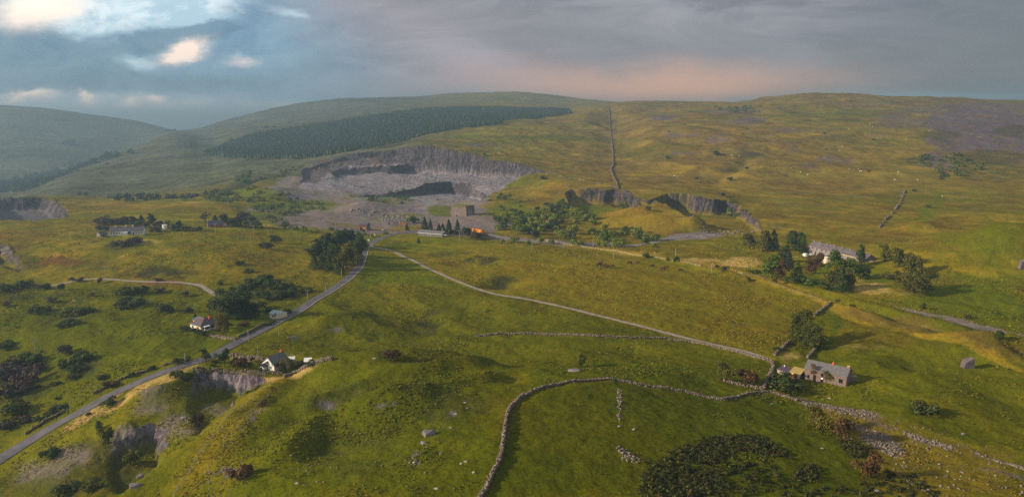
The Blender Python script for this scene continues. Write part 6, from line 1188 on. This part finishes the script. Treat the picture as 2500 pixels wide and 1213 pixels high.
def scree(polys, n, smin, smax, seed, label, m, name='scree'):
    rg = np.random.default_rng(seed); Vv, Ff = [], []; r_ = random.Random(seed); pts = []
    for poly, f_ in polys: pts += inpoly(poly, int(n*f_), r_)
    n = len(pts); pts = np.array(pts); z = np.array([ground(x, y) for x, y in pts]); s = smin+(smax-smin)*rg.random(n)**3
    C = np.array([[(1 if k & 1 else -1), (1 if k & 2 else -1), (1 if k & 4 else -1)] for k in range(8)], float)[None]*rg.uniform(.55, 1.1, (n, 8, 3)); an = rg.uniform(0, 6.3, n)[:, None]
    X_ = C[..., 0]*np.cos(an)-C[..., 1]*np.sin(an)*.7; Y_ = C[..., 0]*np.sin(an)+C[..., 1]*np.cos(an)*.7
    V = np.stack([pts[:, None, 0]+X_*s[:, None]*.5, pts[:, None, 1]+Y_*s[:, None]*.5, z[:, None]+.1*s[:, None]+C[..., 2]*s[:, None]*.32], -1).reshape(-1, 3)
    fb = np.array([(0, 2, 3, 1), (4, 5, 7, 6), (0, 1, 5, 4), (1, 3, 7, 5), (3, 2, 6, 7), (2, 0, 4, 6)]); Fq = (np.arange(n)[:, None, None]*8+fb[None]).reshape(-1, 4)
    tn = np.repeat(rg.uniform(.6, 1.35, n), 8); return tag(link(name, npmesh(name, V, Fq, False, np.c_[tn, tn, tn]), None, m), label, 'rocks', kind='stuff')
M_SCR = mat('limestone_rubble', (0.20, 0.17, 0.155), .95, attr=True); M_SCRQ = mat('quarry_rubble', (0.215, 0.190, 0.205), .95, attr=True)
scree([(P((1940, 968), (2010, 985), (2110, 1000), (2160, 1020), (2090, 1018), (1990, 998)), .22), (P((2080, 1030), (2170, 1062), (2215, 1110), (2190, 1118), (2120, 1085)), .25), (P((2200, 1050), (2330, 1090), (2320, 1102), (2230, 1072)), .1), (P((2330, 1085), (2500, 1140), (2500, 1150), (2400, 1115)), .08), (P((1930, 965), (2500, 1110), (2500, 1213), (2250, 1213), (2100, 1100)), .22), (P((1505, 1085), (1525, 1095), (1565, 1120), (1560, 1130), (1520, 1125)), .05), (P((1508, 950), (1518, 950), (1516, 1030), (1507, 1030)), .06)], 2600, .15, .75, 31, 'pale limestone rubble strewn over the right foreground', M_SCR, 'limestone_rubble')
scree([(P((600, 985), (690, 935), (660, 985), (600, 1060), (560, 1100), (540, 1080)), .4), (P((480, 1130), (620, 1120), (600, 1213), (470, 1213)), .3), (P((1100, 1005), (1110, 1012), (1010, 1130), (990, 1135)), .1), (P((700, 1100), (1150, 1050), (1150, 1200), (700, 1200)), .2)], 420, .15, .6, 32, 'small stones scattered over the left foreground slope', M_SCR, 'scattered_stones')
scree([(P((840, 515), (900, 510), (990, 525), (1040, 535), (1010, 550), (960, 545), (900, 525)), .35), (P((800, 450), (960, 440), (1000, 430), (1200, 445), (1300, 440), (1200, 455), (1000, 450), (860, 462)), .35), (P((1050, 480), (1150, 482), (1190, 480), (1180, 490), (1050, 490)), .1), (P((760, 395), (980, 370), (1000, 400), (760, 420)), .2)], 1500, .6, 3.0, 33, 'loose quarry rubble in heaps over the quarry floors', M_SCRQ, 'quarry_rubble')
scree([(P((1380, 500), (1560, 500), (1550, 508), (1400, 508)), .3), (P((1640, 520), (1720, 545), (1850, 560), (1800, 575), (1700, 565)), .7)], 260, .5, 2.0, 34, 'fallen blocks at the foot of the crags', M_SCRQ, 'fallen_blocks')
for u, v, w_, h, l in ((900, 590, 1.6, 1.4, 'white sign board at the left edge of the road junction'), (909, 604, 1.4, 1.2, 'white post box at the mouth of the gravel track'), (915, 577, 1.0, 1.4, 'small white sign behind the road junction'), (934, 564, 1.2, .9, 'tiny white board on the verge before the quarry yard')):
    a = pt(u, v); r = empty('road_sign', a, 0); tag(r, l, 'sign'); MB().box(-w_/2, -.04, .5, w_/2, .04, .5+h).build('board', M_WPAINT, r); MB().box(-w_/2+.1, .045, 0, -w_/2+.2, .12, .5+h).box(w_/2-.2, .045, 0, w_/2-.1, .12, .5+h).build('posts', M_POLE, r)
a = pt(752, 889); r = empty('garden_shelter', a, .2); tag(r, 'white roofed garden shelter right of the cottage', 'shelter'); MB().box(-1, -1, -.3, 1, 1, 1.3).build('wall', M_GREYW, r); MB().prismx([(-1.3, 1.3), (1.3, 1.9), (1.3, 2.0), (-1.3, 1.4)], -1.3, 1.3).build('roof', M_WPAINT, r)
a = pt(707, 884); r = empty('greenhouse', a, .2); tag(r, 'pale greenhouse behind the right side of the cottage', 'greenhouse'); MB().box(-2, -1, -.3, 2, 1, 1.4).build('panes', M_BLUER, r); MB().prismx([(-1.1, 1.41), (0, 2.2), (1.1, 1.41)], -2.05, 2.05).build('roof', M_WPAINT, r)
a = pt(534, 868); r = empty('field_gate', a, .4); tag(r, 'blue green field gate at the cottage drive', 'gate'); g_ = MB()
for zz in (.2, .5, .8, 1.1): g_.box(-1.4, -.03, zz, 1.4, .03, zz+.08)
g_.build('bars', mat('teal_paint', (.1, .35, .36), .5), r); MB().box(-1.55, -.08, -.3, -1.41, .08, 1.4).box(1.41, -.08, -.3, 1.55, .08, 1.4).build('posts', M_POLE, r)

# ------------------------------------------------------------------ haze: one closed box of even air round everything
def build_haze():
    x0, x1, y0, y1, z0, z1 = -9000, 9000, -1500, 31000, -75, 262
    V = [(x, y, z) for z in (z0, z1) for y in (y0, y1) for x in (x0, x1)]
    x9 = 31000*4.3
    V = [(-x9, y0, z0), (x9, y0, z0), (-x9, y1, z0), (x9, y1, z0), (-x9, y0, z1), (x9, y0, z1), (-x9, y1, z1), (x9, y1, z1)]
    Fc = [(0, 2, 3, 1), (4, 5, 7, 6), (0, 1, 5, 4), (1, 3, 7, 5), (3, 2, 6, 7), (2, 0, 4, 6)]
    me = bpy.data.meshes.new('haze'); me.from_pydata(V, [], Fc); o = link('haze', me)
    m = bpy.data.materials.new('haze_air'); m.use_nodes = True; t = m.node_tree; t.nodes.clear()
    out = t.nodes.new('ShaderNodeOutputMaterial'); pv = t.nodes.new('ShaderNodeVolumePrincipled')
    pv.inputs['Color'].default_value = (0.28, 0.43, 0.60, 1); pv.inputs['Density'].default_value = 0.00027; pv.inputs['Anisotropy'].default_value = 0.3
    t.links.new(pv.outputs[0], out.inputs['Volume']); me.materials.append(m); tag(o, kind='stuff')
    m.cycles.homogeneous_volume = True
build_haze()
